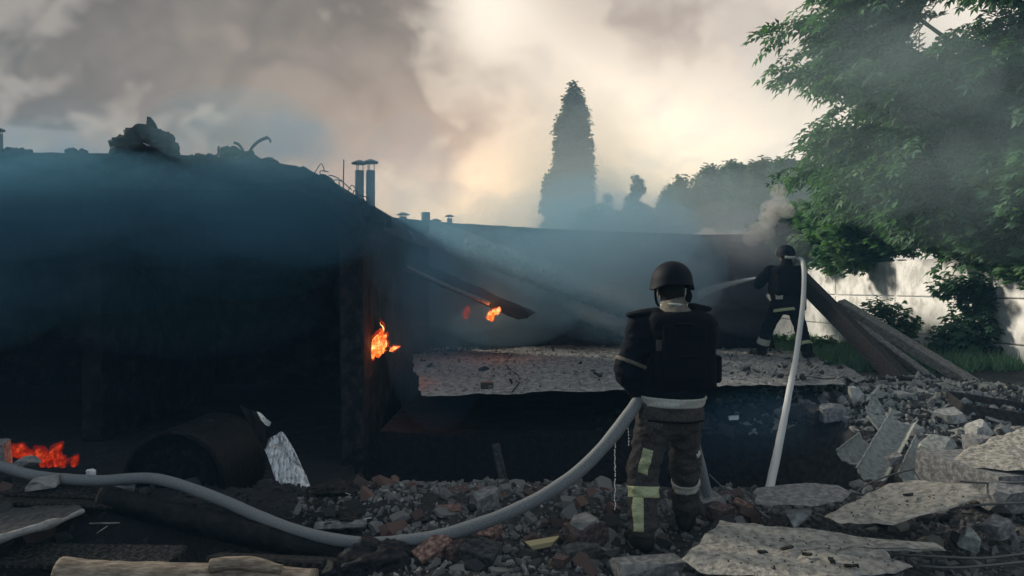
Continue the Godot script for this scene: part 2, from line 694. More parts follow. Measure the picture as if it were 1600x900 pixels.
	fm.resource_name = "flame"
	fm.albedo_color = Color(0.05, 0.01, 0.0)
	fm.emission_enabled = true
	fm.emission_operator = BaseMaterial3D.EMISSION_OP_MULTIPLY
	fm.emission = Color.WHITE
	fm.emission_texture = noise_tex(51, 0.02, [[0.2, Color(.75, .13, .03)], [0.4, Color(1, .34, .09)], [0.55, Color(1, .6, .22)], [0.72, Color(1, .9, .6)]], 256, 4)
	fm.emission_energy_multiplier = 1.7
	fm.uv1_triplanar = true
	fm.uv1_scale = Vector3(3, 2, 3)
	fm.transparency = BaseMaterial3D.TRANSPARENCY_ALPHA
	fm.roughness = 1.0
	fm.albedo_color.a = 0.75
	M.flame = fm
	var veil := fm.duplicate() as StandardMaterial3D
	veil.resource_name = "flame_veil"
	veil.albedo_color.a = 0.2
	veil.emission_texture = noise_tex(53, 0.02, [[0.3, Color(.6, .08, .02)], [0.6, Color(.95, .3, .08)]], 256, 4)
	veil.emission_energy_multiplier = 1.1
	M.flame_veil = veil
	var em := fm.duplicate() as StandardMaterial3D
	em.resource_name = "ember_flame"
	em.emission_texture = noise_tex(52, 0.02, [[0.3, Color(.12, .012, .006)], [0.5, Color(.5, .08, .03)], [0.7, Color(.85, .24, .08)], [0.85, Color(.95, .45, .2)]], 256, 4)
	em.emission_energy_multiplier = 1.0
	em.albedo_color.a = 0.7
	M.ember_flame = em
	var ev := veil.duplicate() as StandardMaterial3D
	ev.resource_name = "ember_veil"
	ev.emission_texture = noise_tex(54, 0.02, [[0.3, Color(.3, .03, .012)], [0.6, Color(.7, .14, .05)]], 256, 4)
	ev.emission_energy_multiplier = 0.9
	M.ember_veil = ev

# ---------------------------------------------------------------- sky: evening air with drifting smoke, by direction
func sky_image() -> Image:
	var w := 2048
	var h := 1024
	var im := Image.create(w, h, false, Image.FORMAT_RGBF)
	var n1 := FastNoiseLite.new()
	n1.seed = 5
	n1.noise_type = FastNoiseLite.TYPE_SIMPLEX_SMOOTH
	n1.frequency = 2.6
	n1.fractal_octaves = 5
	n1.fractal_gain = 0.5
	var n2 := FastNoiseLite.new()
	n2.seed = 9
	n2.noise_type = FastNoiseLite.TYPE_SIMPLEX_SMOOTH
	n2.frequency = 7.0
	n2.fractal_octaves = 5
	n2.fractal_gain = 0.52
	var n3 := FastNoiseLite.new()
	n3.seed = 21
	n3.noise_type = FastNoiseLite.TYPE_SIMPLEX_SMOOTH
	n3.frequency = 6.0
	n3.fractal_octaves = 4
	n3.fractal_gain = 0.45
	for j in h:
		var el := PI * (0.5 - (j + 0.5) / h)
		if el < -0.02:
			for i in w:
				im.set_pixel(i, j, Color(0.14, 0.14, 0.14))
			continue
		var se := sin(el)
		var ce := cos(el)
		for i in w:
			var az := wrapf(TAU * (i + 0.5) / w, -PI, PI)      # 0 straight ahead (-z), positive to the right
			var d := Vector3(sin(az) * ce, se, -cos(az) * ce)
			var ahead := 0.5 + 0.5 * cos(az + 0.05)
			# clear evening air: cream low ahead, pale grey blue overhead and behind
			var c := Color(0.62, 0.56, 0.49).lerp(Color(0.36, 0.40, 0.44), smoothstep(0.25, 1.0, se))
			c = c.lerp(Color(0.20, 0.25, 0.31), smoothstep(0.85, 0.2, ahead) * 0.9)
			var glow := exp(-(pow((az + 0.03) / 0.30, 2.0) + pow((el - 0.04) / 0.14, 2.0)))
			var halo := exp(-(pow((az - 0.04) / 0.5, 2.0) + pow((el - 0.08) / 0.34, 2.0)))
			c = c.lerp(Color(0.76, 0.65, 0.51), halo * 0.9)
			c = c.lerp(Color(1.30, 0.90, 0.46), glow)
			# smoke drifting up and to the left, thick over the garages
			var q := d * 1.0
			q.y *= 1.15
			var wx := n1.get_noise_3d(q.x + 7.1, q.y + 1.3, q.z)
			var wy := n1.get_noise_3d(q.x - 3.7, q.y + 5.9, q.z + 2.0)
			var s := q + Vector3(wx, wy, wx - wy) * 0.14
			var a := n1.get_noise_3dv(s)
			var b := n2.get_noise_3dv(s + Vector3(2, 0, 1))
			var lumps := 0.42 - 1.25 * absf(n3.get_noise_3dv(s * 1.0 + Vector3(wy, wx, 0.0) * 0.10))   # puffy billows
			var cover := smoothstep(0.22, -0.08, az) * smoothstep(-2.3, -1.2, az)
			cover = maxf(cover, 0.95 * smoothstep(0.20, 0.37, el + 0.25 * (az - 0.12)) * smoothstep(0.75, 0.15, az) * smoothstep(-2.6, -1.4, az))
			cover = maxf(cover, 0.5 * smoothstep(0.7, 1.3, el))
			# a gap of bright air high in the middle
			cover *= 1.0 - 0.85 * exp(-(pow((az + 0.035) / 0.075, 2.0) + pow((el - 0.345) / 0.075, 2.0)))
			cover *= 1.0 - 0.7 * exp(-(pow((az + 0.02) / 0.22, 2.0) + pow((el - 0.07) / 0.09, 2.0)))
			var smoke := clampf(cover * (1.05 + 1.0 * a + 0.5 * b + 0.35 * lumps) - 0.05, 0.80 * cover, 1.0)
			var tone := Color(0.125, 0.106, 0.091).lerp(Color(0.046, 0.0425, 0.040), clampf(0.50 - 1.1 * a - 0.6 * b + 0.75 * lumps + smoothstep(0.12, 0.40, el) * 0.45 + smoothstep(-0.1, -0.55, az) * 0.15 - 0.5 * glow, 0.0, 1.0))
			tone = tone.lerp(Color(0.30, 0.25, 0.215), smoothstep(-0.2, 0.05, az) * 0.7)
			tone = tone.lerp(Color(0.60, 0.38, 0.25), clampf(glow * 0.9 + halo * 0.15, 0.0, 0.8))
			c = c.lerp(tone, smoke * 0.93)
			# one compact dark puff above the roof
			var pu := Vector2((az + 0.275) / 0.066, (el - 0.192) / 0.036)
			pu += Vector2(a, b) * 0.9
			var puff := smoothstep(1.15, 0.45, pu.length())
			c = c.lerp(Color(0.19, 0.18, 0.176), puff * 0.75)
			# thin streaks of haze in the bright air on the right
			c = c.lerp(Color(0.50, 0.45, 0.40), clampf((b + 0.6 * a) * 0.9, 0.0, 0.5) * smoothstep(-0.1, 0.1, az) * smoothstep(0.9, 0.3, az))
			im.set_pixel(i, j, Color(c.r * 1.5, c.g * 1.5, c.b * 1.5))
	return im

func _ready() -> void:
	rng.seed = 77
	fine.seed = 3
	fine.noise_type = FastNoiseLite.TYPE_SIMPLEX_SMOOTH
	fine.frequency = 3.0
	fine.fractal_octaves = 3
	coarse.seed = 8
	coarse.noise_type = FastNoiseLite.TYPE_SIMPLEX_SMOOTH
	coarse.frequency = 0.5
	coarse.fractal_octaves = 4
	# camera, sky, sun, air
	var cam := Camera3D.new()
	cam.name = "camera"
	cam.position = Vector3(0, EYE, 0)
	cam.fov = rad_to_deg(2.0 * atan(450.0 / LENS))
	cam.near = 0.05
	cam.far = 2000.0
	add_child(cam)
	cam.current = true
	var env := Environment.new()
	env.background_mode = Environment.BG_SKY
	var sky := Sky.new()
	var pano := PanoramaSkyMaterial.new()
	pano.panorama = ImageTexture.create_from_image(sky_image())
	sky.sky_material = pano
	env.sky = sky
	env.tonemap_mode = Environment.TONE_MAPPER_LINEAR
	env.tonemap_exposure = 1.22
	env.sdfgi_enabled = true
	env.ssao_enabled = true
	env.ssil_enabled = true
	env.fog_enabled = true
	env.fog_density = 0.0022
	env.fog_light_color = Color(0.50, 0.74, 0.90)
	env.volumetric_fog_enabled = true
	env.volumetric_fog_density = 0.0
	var we := WorldEnvironment.new()
	we.name = "environment"
	we.environment = env
	add_child(we)
	var sun := DirectionalLight3D.new()
	sun.name = "evening_sun"
	sun.light_color = Color(1.0, 0.96, 0.89)
	sun.light_energy = 1.4
	sun.light_angular_distance = 8.0
	sun.shadow_enabled = true
	add_child(sun)
	sun.look_at_from_position(Vector3(-7.4, 4.0, -5.0), Vector3.ZERO)
	materials()
	rng.seed = 101
	build_ground()
	rng.seed = 102
	build_garages()
	rng.seed = 103
	build_fence()
	rng.seed = 104
	build_trees()
	rng.seed = 105
	build_slabs()
	rng.seed = 106
	build_beams()
	rng.seed = 107
	build_roof_scrap()
	rng.seed = 108
	build_tank()
	rng.seed = 109
	build_foreground()
	rng.seed = 110
	build_rubble()
	rng.seed = 111
	build_hoses()
	rng.seed = 112
	build_people()
	rng.seed = 113
	build_fire()
	rng.seed = 114
	build_smoke()

# ---------------------------------------------------------------- ground
func ground_h(x: float, z: float) -> float:
	var n := coarse.get_noise_2d(x, z)
	var f := fine.get_noise_2d(x * 0.6, z * 0.6)
	var h := 0.03 + 0.05 * n + 0.03 * f
	# heap of broken brick in front, raised scrap at left
	h += 0.13 * exp(-(pow((x + 0.3) / 1.1, 2.0) + pow((z + 5.75) / 0.55, 2.0)))
	h -= 0.16 * smoothstep(-0.6, -1.3, x) * smoothstep(-5.6, -5.2, z)
	h += 0.10 * smoothstep(-1.2, -2.0, x) * smoothstep(-6.6, -6.0, z) * smoothstep(-5.2, -5.6, z)
	# cellar pit left open by the collapse, running left in front of the burnt bay
	var lip := -6.45 + 0.18 * coarse.get_noise_2d(x * 2.0, 40.0)
	var pit := smoothstep(lip, lip - 0.35, z) * smoothstep(-8.72, -8.62, z) * smoothstep(3.7 + 0.3 * n, 3.0 + 0.3 * n, x) * smoothstep(-1.75, -1.55, x)
	h -= pit * 1.25
	h -= 0.32 * smoothstep(-6.15, -6.6, z) * smoothstep(-1.5, -1.8, x) * smoothstep(-14.0, -13.0, z)
	# bank of rubble rising on the right
	h += 0.42 * smoothstep(-7.0, -9.8, z) * smoothstep(2.9, 4.0, x)
	h -= 0.22 * smoothstep(-12.0, -18.0, z) * smoothstep(3.5, 5.0, x)
	h += 0.12 * smoothstep(-8.6, -9.3, z) * smoothstep(1.0, 2.0, x) * smoothstep(3.8, 3.0, x)
	# heap where the far roof came down
	h += 0.75 * exp(-(pow((x - 1.7) / 1.3, 2.0) + pow((z + 15.3) / 1.3, 2.0)))
	h -= 0.07 * exp(-(pow((x - 0.95) / 0.4, 2.0) + pow((z + 5.0) / 0.45, 2.0)))
	return h

func steps(a: float, b: float, fine_a: float, fine_b: float, s: float) -> PackedFloat32Array:
	var out := PackedFloat32Array()
	var v := fine_a
	var k := s
	var left := []
	while v > a:
		k *= 1.22
		v -= k
		left.append(v)
	left.reverse()
	for e in left:
		out.append(e)
	v = fine_a
	while v < fine_b:
		out.append(v)
		v += s
	k = s
	while v < b:
		out.append(v)
		k *= 1.22
		v += k
	return out

func build_ground() -> void:
	var xs := steps(-100.0, 100.0, -5.2, 7.5, 0.075)
	var zs := steps(-110.0, 14.0, -11.5, -3.8, 0.075)
	var v := PackedVector3Array()
	var col := PackedColorArray()
	var idx := PackedInt32Array()
	for z in zs:
		for x in xs:
			v.append(Vector3(x, ground_h(x, z), z))
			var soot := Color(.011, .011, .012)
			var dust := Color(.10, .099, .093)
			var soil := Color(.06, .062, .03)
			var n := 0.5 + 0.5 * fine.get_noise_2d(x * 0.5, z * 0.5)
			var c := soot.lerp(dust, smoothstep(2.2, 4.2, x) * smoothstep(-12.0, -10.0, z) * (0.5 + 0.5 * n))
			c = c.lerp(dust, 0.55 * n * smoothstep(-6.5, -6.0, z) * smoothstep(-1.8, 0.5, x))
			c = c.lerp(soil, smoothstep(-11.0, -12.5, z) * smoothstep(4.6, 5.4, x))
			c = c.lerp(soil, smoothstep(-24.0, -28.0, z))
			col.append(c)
	var w := xs.size()
	for j in zs.size() - 1:
		for i in w - 1:
			var a := j * w + i
			idx.append_array([a, a + w + 1, a + 1, a, a + w, a + w + 1])
	# rows run from far to near, so this order is counter-clockwise from above
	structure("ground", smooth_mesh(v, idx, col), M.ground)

# ---------------------------------------------------------------- garages
func build_garages() -> void:
	# left bay: open burnt bay with a sagging concrete roof
	var g := thing("burnt_garage", "soot-black burnt garage bay with a sagging broken roof edge at left", "garage")
	var roof_line := PackedVector2Array()
	var top := PackedVector2Array([Vector2(-9.5, 3.19), Vector2(-5.6, 3.185), Vector2(-4.3, 3.18), Vector2(-3.4, 3.15), Vector2(-2.72, 3.10), Vector2(-2.30, 3.02), Vector2(-2.02, 2.90), Vector2(-1.82, 2.74), Vector2(-1.70, 2.60), Vector2(-1.60, 2.44)])
	for i in top.size() - 1:
		var k := 10
		for j in k:
			var p := top[i].lerp(top[i + 1], float(j) / k)
			roof_line.append(p + Vector2(0, 0.018 * fine.get_noise_2d(p.x * 2.2, 4.0) + 0.03 * smoothstep(-2.9, -2.0, p.x) * fine.get_noise_2d(p.x * 5.0, 9.0)))
	var fascia := roof_line.duplicate()
	fascia.append_array([Vector2(-1.60, 2.30), Vector2(-1.95, 2.60), Vector2(-2.4, 2.77), Vector2(-9.5, 2.79)])
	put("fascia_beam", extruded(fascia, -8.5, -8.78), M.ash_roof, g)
	var deck := roof_line.duplicate()
	deck.append_array([Vector2(-1.66, 2.26), Vector2(-2.1, 2.60), Vector2(-2.6, 2.86), Vector2(-9.5, 2.90)])
	for i in roof_line.size():
		deck[i] = roof_line[i] - Vector2(0, 0.03)
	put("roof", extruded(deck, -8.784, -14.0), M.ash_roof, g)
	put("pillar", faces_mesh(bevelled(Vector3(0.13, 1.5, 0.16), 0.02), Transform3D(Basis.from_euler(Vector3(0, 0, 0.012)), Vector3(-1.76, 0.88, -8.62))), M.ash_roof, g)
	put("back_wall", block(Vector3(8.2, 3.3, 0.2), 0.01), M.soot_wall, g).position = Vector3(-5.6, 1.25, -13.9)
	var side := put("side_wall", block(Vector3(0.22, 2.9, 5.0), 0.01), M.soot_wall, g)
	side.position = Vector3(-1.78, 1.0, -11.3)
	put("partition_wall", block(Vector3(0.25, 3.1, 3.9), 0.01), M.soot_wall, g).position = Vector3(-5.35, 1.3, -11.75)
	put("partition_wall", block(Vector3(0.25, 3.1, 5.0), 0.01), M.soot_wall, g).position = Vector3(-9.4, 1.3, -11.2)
	# middle row behind: long low roof seen edge-on, sinking to the right
	var r := thing("far_garage_row", "long hazy garage row behind the smoke with a sinking flat roof line", "garage")
	var rl := PackedVector2Array()
	var rt := PackedVector2Array([Vector2(-3.9, 3.42), Vector2(-2.75, 3.2), Vector2(-1.6, 3.08), Vector2(0.5, 2.95), Vector2(2.4, 2.86), Vector2(4.9, 2.8)])
	for i in rt.size() - 1:
		for j in 9:
			var p := rt[i].lerp(rt[i + 1], j / 9.0)
			rl.append(p + Vector2(0, 0.02 * fine.get_noise_2d(p.x * 1.6, 70.0)))
	rl.append(rt[-1])
	var wall := rl.duplicate()
	wall.append_array([Vector2(4.9, -0.4), Vector2(-3.9, -0.4)])
	put("wall", extruded(wall, -17.0, -17.3), M.soot_wall, r)
	var eaves := PackedVector2Array()
	for p in rl:
		eaves.append(p + Vector2(0, 0.05))
	for i in range(rl.size() - 1, -1, -1):
		eaves.append(rl[i] - Vector2(0, 0.16))
	put("roof", extruded(eaves, -16.8, -22.5), M.ash_roof, r)
	# right block, ragged end beside the second firefighter
	var b := thing("broken_wall_block", "standing stub of charred garage wall with ragged right edge beside the far firefighter", "garage")
	var outline := PackedVector2Array([Vector2(2.75, 0.2), Vector2(2.78, 2.58), Vector2(3.6, 2.60), Vector2(4.25, 2.57), Vector2(4.55, 2.54), Vector2(4.68, 2.42), Vector2(4.72, 2.2), Vector2(4.60, 2.02), Vector2(4.74, 1.8), Vector2(4.62, 1.55), Vector2(4.78, 1.3), Vector2(4.70, 1.05), Vector2(4.85, 0.2)])
	put("wall", extruded(outline, -14.0, -14.4), M.soot_wall, b)
	put("roof", faces_mesh(bevelled(Vector3(0.95, 0.08, 1.2), 0.02), Transform3D(Basis.from_euler(Vector3(0.02, 0, 0.01)), Vector3(3.65, 2.60, -15.1))), M.ash_roof, b)
	var back_side := put("side_wall", block(Vector3(0.25, 2.3, 2.4), 0.02), M.soot_wall, b)
	back_side.position = Vector3(4.45, 1.35, -15.62)
	# fallen roof panel leaning from the left bay down to the rubble
	var lp := thing("fallen_roof_panel", "long fallen concrete roof panel leaning down to the right through the smoke", "roof panel")
	var a0 := at(592, 357, 12.8)
	var a1 := at(985, 497, 13.3)
	var deep := Vector3(0.6, 0.42, -3.0)
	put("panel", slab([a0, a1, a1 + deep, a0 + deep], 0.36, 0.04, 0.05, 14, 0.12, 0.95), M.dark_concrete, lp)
	var f0 := at(586, 402, 11.9)
	var f1 := at(812, 500, 12.2)
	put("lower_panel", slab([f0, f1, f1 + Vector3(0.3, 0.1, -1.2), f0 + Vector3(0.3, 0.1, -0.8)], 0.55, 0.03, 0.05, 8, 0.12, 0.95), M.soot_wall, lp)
	var e0 := at(636, 418, 11.75)
	var e1 := at(765, 474, 11.9)
	put("edge_beam", wire([e0, e0.lerp(e1, 0.5) + Vector3(0, -0.02, 0), e1], 0.035, 6), M.grey_concrete, lp)
	# debris lying down the panel
	var bits := []
	for i in 900:
		var t := pow(rng.randf(), 0.4)
		var p := a0.lerp(a1, t) + deep * R(0.0, 0.7) + Vector3(0, 0.02, 0)
		var s := R(0.015, 0.05) * (0.6 + t)
		bits.append(turned(p, Vector3(s * 1.5, s * 0.6, s)))
	many("panel_debris", lump(Vector3.ONE, 5), M.grey_concrete, bits, lp)
	# chimneys
	chimney(Vector3(-2.18, 2.66, -11.0), 0.82, 0.066, "left of the paired tall metal flue pipes above the broken roof corner", true)
	chimney(Vector3(-2.03, 2.60, -11.05), 0.90, 0.066, "right of the paired tall metal flue pipes above the broken roof corner", true)
	chimney(Vector3(-2.83, 3.2, -20.0), 0.40, 0.10, "wider capped vent of the small pair left on the far roof", true)
	chimney(Vector3(-2.60, 3.18, -20.0), 0.25, 0.07, "shorter capped vent beside the wider one on the far roof", true)
	chimney(Vector3(-2.24, 3.12, -20.0), 0.62, 0.115, "bare square-topped flue without a cap on the far roof", false)
	chimney(Vector3(-1.98, 3.12, -20.0), 0.32, 0.09, "low capped vent next to the rightmost stepped flue", true)
	chimney(Vector3(-1.62, 3.1, -20.0), 0.46, 0.07, "rightmost capped vent on a stepped base on the far roof", true)
	single("flue_base", "stepped brick flue base under the rightmost far vent", "flue base", block(Vector3(0.46, 0.36, 0.4), 0.05), M.ash_roof, Vector3(-1.72, 3.16, -20.05))
	chimney(Vector3(-5.98, 3.12, -9.0), 0.42, 0.032, "thin capped vent pipe at the left edge of the roof", true)
	single("steel_rod", "thin steel rod sticking up beside the paired flue pipes", "rod", wire([Vector3(-2.03, 2.66, -9.3), Vector3(-2.035, 2.9, -9.3), Vector3(-2.03, 3.24, -9.3)], 0.008), M.iron)

func chimney(base: Vector3, h: float, r: float, label: String, capped: bool) -> void:
	var c := thing("vent_pipe", label, "vent pipe", base, "vent pipes on the garage roofs")
	put("pipe", lathe([Vector2(0, 0), Vector2(r, 0), Vector2(r, h * 0.5), Vector2(r * 1.06, h * 0.5), Vector2(r * 1.06, h * 0.52), Vector2(r, h * 0.52), Vector2(r, h * 0.86), Vector2(r * 0.85, h * 0.86), Vector2(0, h * 0.84)], 14), M.chimney_metal, c)
	if capped:
		for k in 3:
			var d := Vector3(cos(k * 2.1), 0, sin(k * 2.1)) * r * 0.8
			put("stay", wire([d + Vector3(0, h * 0.84, 0), d + Vector3(0, h, 0)], 0.006, 2, 5), M.chimney_metal, c)
		put("rain_cap", lathe([Vector2(0, h - 0.01), Vector2(r * 1.7, h - 0.02), Vector2(r * 1.72, h), Vector2(r * 0.5, h + r * 0.5), Vector2(0, h + r * 0.55)], 14), M.chimney_metal, c)

# ---------------------------------------------------------------- fence of white concrete panels at right
func build_fence() -> void:
	var f := thing("panel_fence", "white concrete panel fence receding behind the beams and hanging leaves", "fence")
	var z := -7.3
	var k := 0
	while z > -32.0:
		var y := 0.02
		for row in 3:
			var p := put("panel", block(Vector3(0.12, 0.735, 2.98), 0.018), M.fence_white, f)
			p.position = Vector3(8.2 + R(-0.008, 0.008), y + 0.37, z - 1.5)
			p.rotation = Vector3(R(-0.003, 0.003), R(-0.002, 0.002), R(-0.006, 0.006))
			y += 0.75
		var post := put("post", block(Vector3(0.2, 2.35, 0.16), 0.02), M.fence_white, f)
		post.position = Vector3(8.25, 1.12, z)
		z -= 3.02
		k += 1

func steep(x: float, z: float) -> bool:
	return absf(ground_h(x + 0.07, z) - ground_h(x - 0.07, z)) > 0.12 or absf(ground_h(x, z + 0.07) - ground_h(x, z - 0.07)) > 0.12

# ---------------------------------------------------------------- trees and plants
func leaf_shape(v: PackedVector3Array, idx: PackedInt32Array, base: Vector3, dir: Vector3, up: Vector3, long: float, wide: float, fold := 0.25) -> void:
	var s := dir.cross(up).normalized()
	var u := s.cross(dir).normalized()
	var i := v.size()
	v.append(base)
	v.append(base + dir * long * 0.45 + s * wide * 0.5 + u * wide * fold)
	v.append(base + dir * long - u * long * 0.12)
	v.append(base + dir * long * 0.45 - s * wide * 0.5 + u * wide * fold)
	v.append(base + dir * long * 0.5)
	idx.append_array([i, i + 1, i + 4, i + 1, i + 2, i + 4, i + 2, i + 3, i + 4, i + 3, i, i + 4])

# a spray: twig along +x carrying paired leaves
func spray(n: int, long: float, leaf: float, wide: float, droop := 0.35) -> ArrayMesh:
	var v := PackedVector3Array()
	var idx := PackedInt32Array()
	for i in n:
		var t := float(i + 1) / n
		var base := Vector3(long * t, -droop * long * t * t, 0)
		for s in ([-1, 1] if i < n - 1 else [-1, 0, 1]):
			var dir := Vector3(0.55 + 0.3 * R(-1, 1), R(-0.55, 0.15), s * R(0.6, 1.0)).normalized() if s != 0 else Vector3(1, -0.5, 0).normalized()
			leaf_shape(v, idx, base, dir, Vector3(R(-0.4, 0.4), 1, R(-0.4, 0.4)), leaf * R(0.75, 1.15), wide * R(0.8, 1.15))
	return smooth_mesh(v, idx)

# a broad lobed leaf cluster
func broad(n: int, r: float, leaf: float) -> ArrayMesh:
	var v := PackedVector3Array()
	var idx := PackedInt32Array()
	for i in n:
		var c := Vector3(R(-1, 1), R(-0.6, 0.6), R(-1, 1)) * r
		var yaw := R(-PI, PI)
		var up := Vector3(R(-0.5, 0.5), 1, R(-0.5, 0.5)).normalized()
		for k in 5:
			var a := yaw + (k - 2) * 0.62
			leaf_shape(v, idx, c, Vector3(cos(a), R(-0.35, 0.0), sin(a)).normalized(), up, leaf * [0.6, 0.85, 1.0, 0.85, 0.6][k], leaf * 0.42, 0.1)
	return smooth_mesh(v, idx)

func leaf_mat(i: int) -> StandardMaterial3D:
	var m: StandardMaterial3D = M["leaf_%d" % i]
	m.vertex_color_use_as_albedo = true
	return m

func crown_points(clumps: Array, count: int, shell := 0.55, gap := 0.0) -> PackedVector3Array:
	var out := PackedVector3Array()
	var total := 0.0
	for c in clumps:
		total += c[1].x * c[1].y + c[1].y * c[1].z
	var tries := 0
	for c in clumps:
		var k := int(count * (c[1].x * c[1].y + c[1].y * c[1].z) / total)
		var made := 0
		tries = 0
		while made < k and tries < k * 12:
			tries += 1
			var d := Vector3(R(-1, 1), R(-1, 1), R(-1, 1))
			if d.length_squared() > 1.0 or d.length_squared() < 0.01:
				continue
			d = d.normalized() * pow(R(shell * shell * shell, 1.0), 0.3333)
			var p: Vector3 = c[0] + d * c[1] * (1.0 + 0.25 * fine.get_noise_3dv(c[0] + d * 0.7))
			if gap > 0.0 and coarse.get_noise_3dv(p * 2.4) < gap - 0.5:
				continue
			out.append(p)
			made += 1
	return out

func leafage(called: String, parent: Node, pts: PackedVector3Array, mesh: Mesh, m: Material, s0: float, s1: float, mid: Vector3, outward := 1.0) -> void:
	var xf := []
	var tint := PackedColorArray()
	for p in pts:
		var d := p - mid
		var yaw := atan2(-d.z, d.x) + R(-0.9, 0.9) * (2.0 - outward)
		var b := Basis.from_euler(Vector3(R(-0.5, 0.5), yaw, R(-0.45, 0.35)))
		xf.append(Transform3D(b * Basis.from_scale(Vector3.ONE * R(s0, s1)), p))
		var t := R(0.7, 1.15)
		tint.append(Color(t * R(0.9, 1.15), t, t * R(0.8, 1.1)))
	many(called, mesh, m, xf, parent, tint)

func trunk_mesh(ctrl: Array, r0: float, r1: float) -> ArrayMesh:
	var p := curve(ctrl, 6)
	return tube(p, evenly(p.size(), r0, r1), 9, r0 * 0.25)

func simple_tree(called: String, label: String, base: Vector3, clumps: Array, count: int, mesh: Mesh, mat: int, s0: float, s1: float, group := "", gap := 0.0, trunk_r := 0.14) -> void:
	var t := thing(called, label, "tree", base, group)
	var mid := Vector3.ZERO
	var high := 0.0
	for c in clumps:
		mid += c[0]
		high = maxf(high, c[0].y)
	mid /= clumps.size()
	put("trunk", trunk_mesh([Vector3.ZERO, Vector3(0.05, high * 0.3, 0), Vector3(mid.x * 0.6, high * 0.65, mid.z * 0.6), Vector3(mid.x, high, mid.z)], trunk_r, trunk_r * 0.2), M.bark, t)
	leafage("crown", t, crown_points(clumps, count, 0.45, gap), mesh, leaf_mat(mat), s0, s1, mid)

func spindle(y: float) -> float:      # half width of the poplar at a height
	return 1.9 * pow(clampf((16.4 - y) / 12.0, 0.0, 1.0), 0.42) * smoothstep(-2.0, 4.0, y)

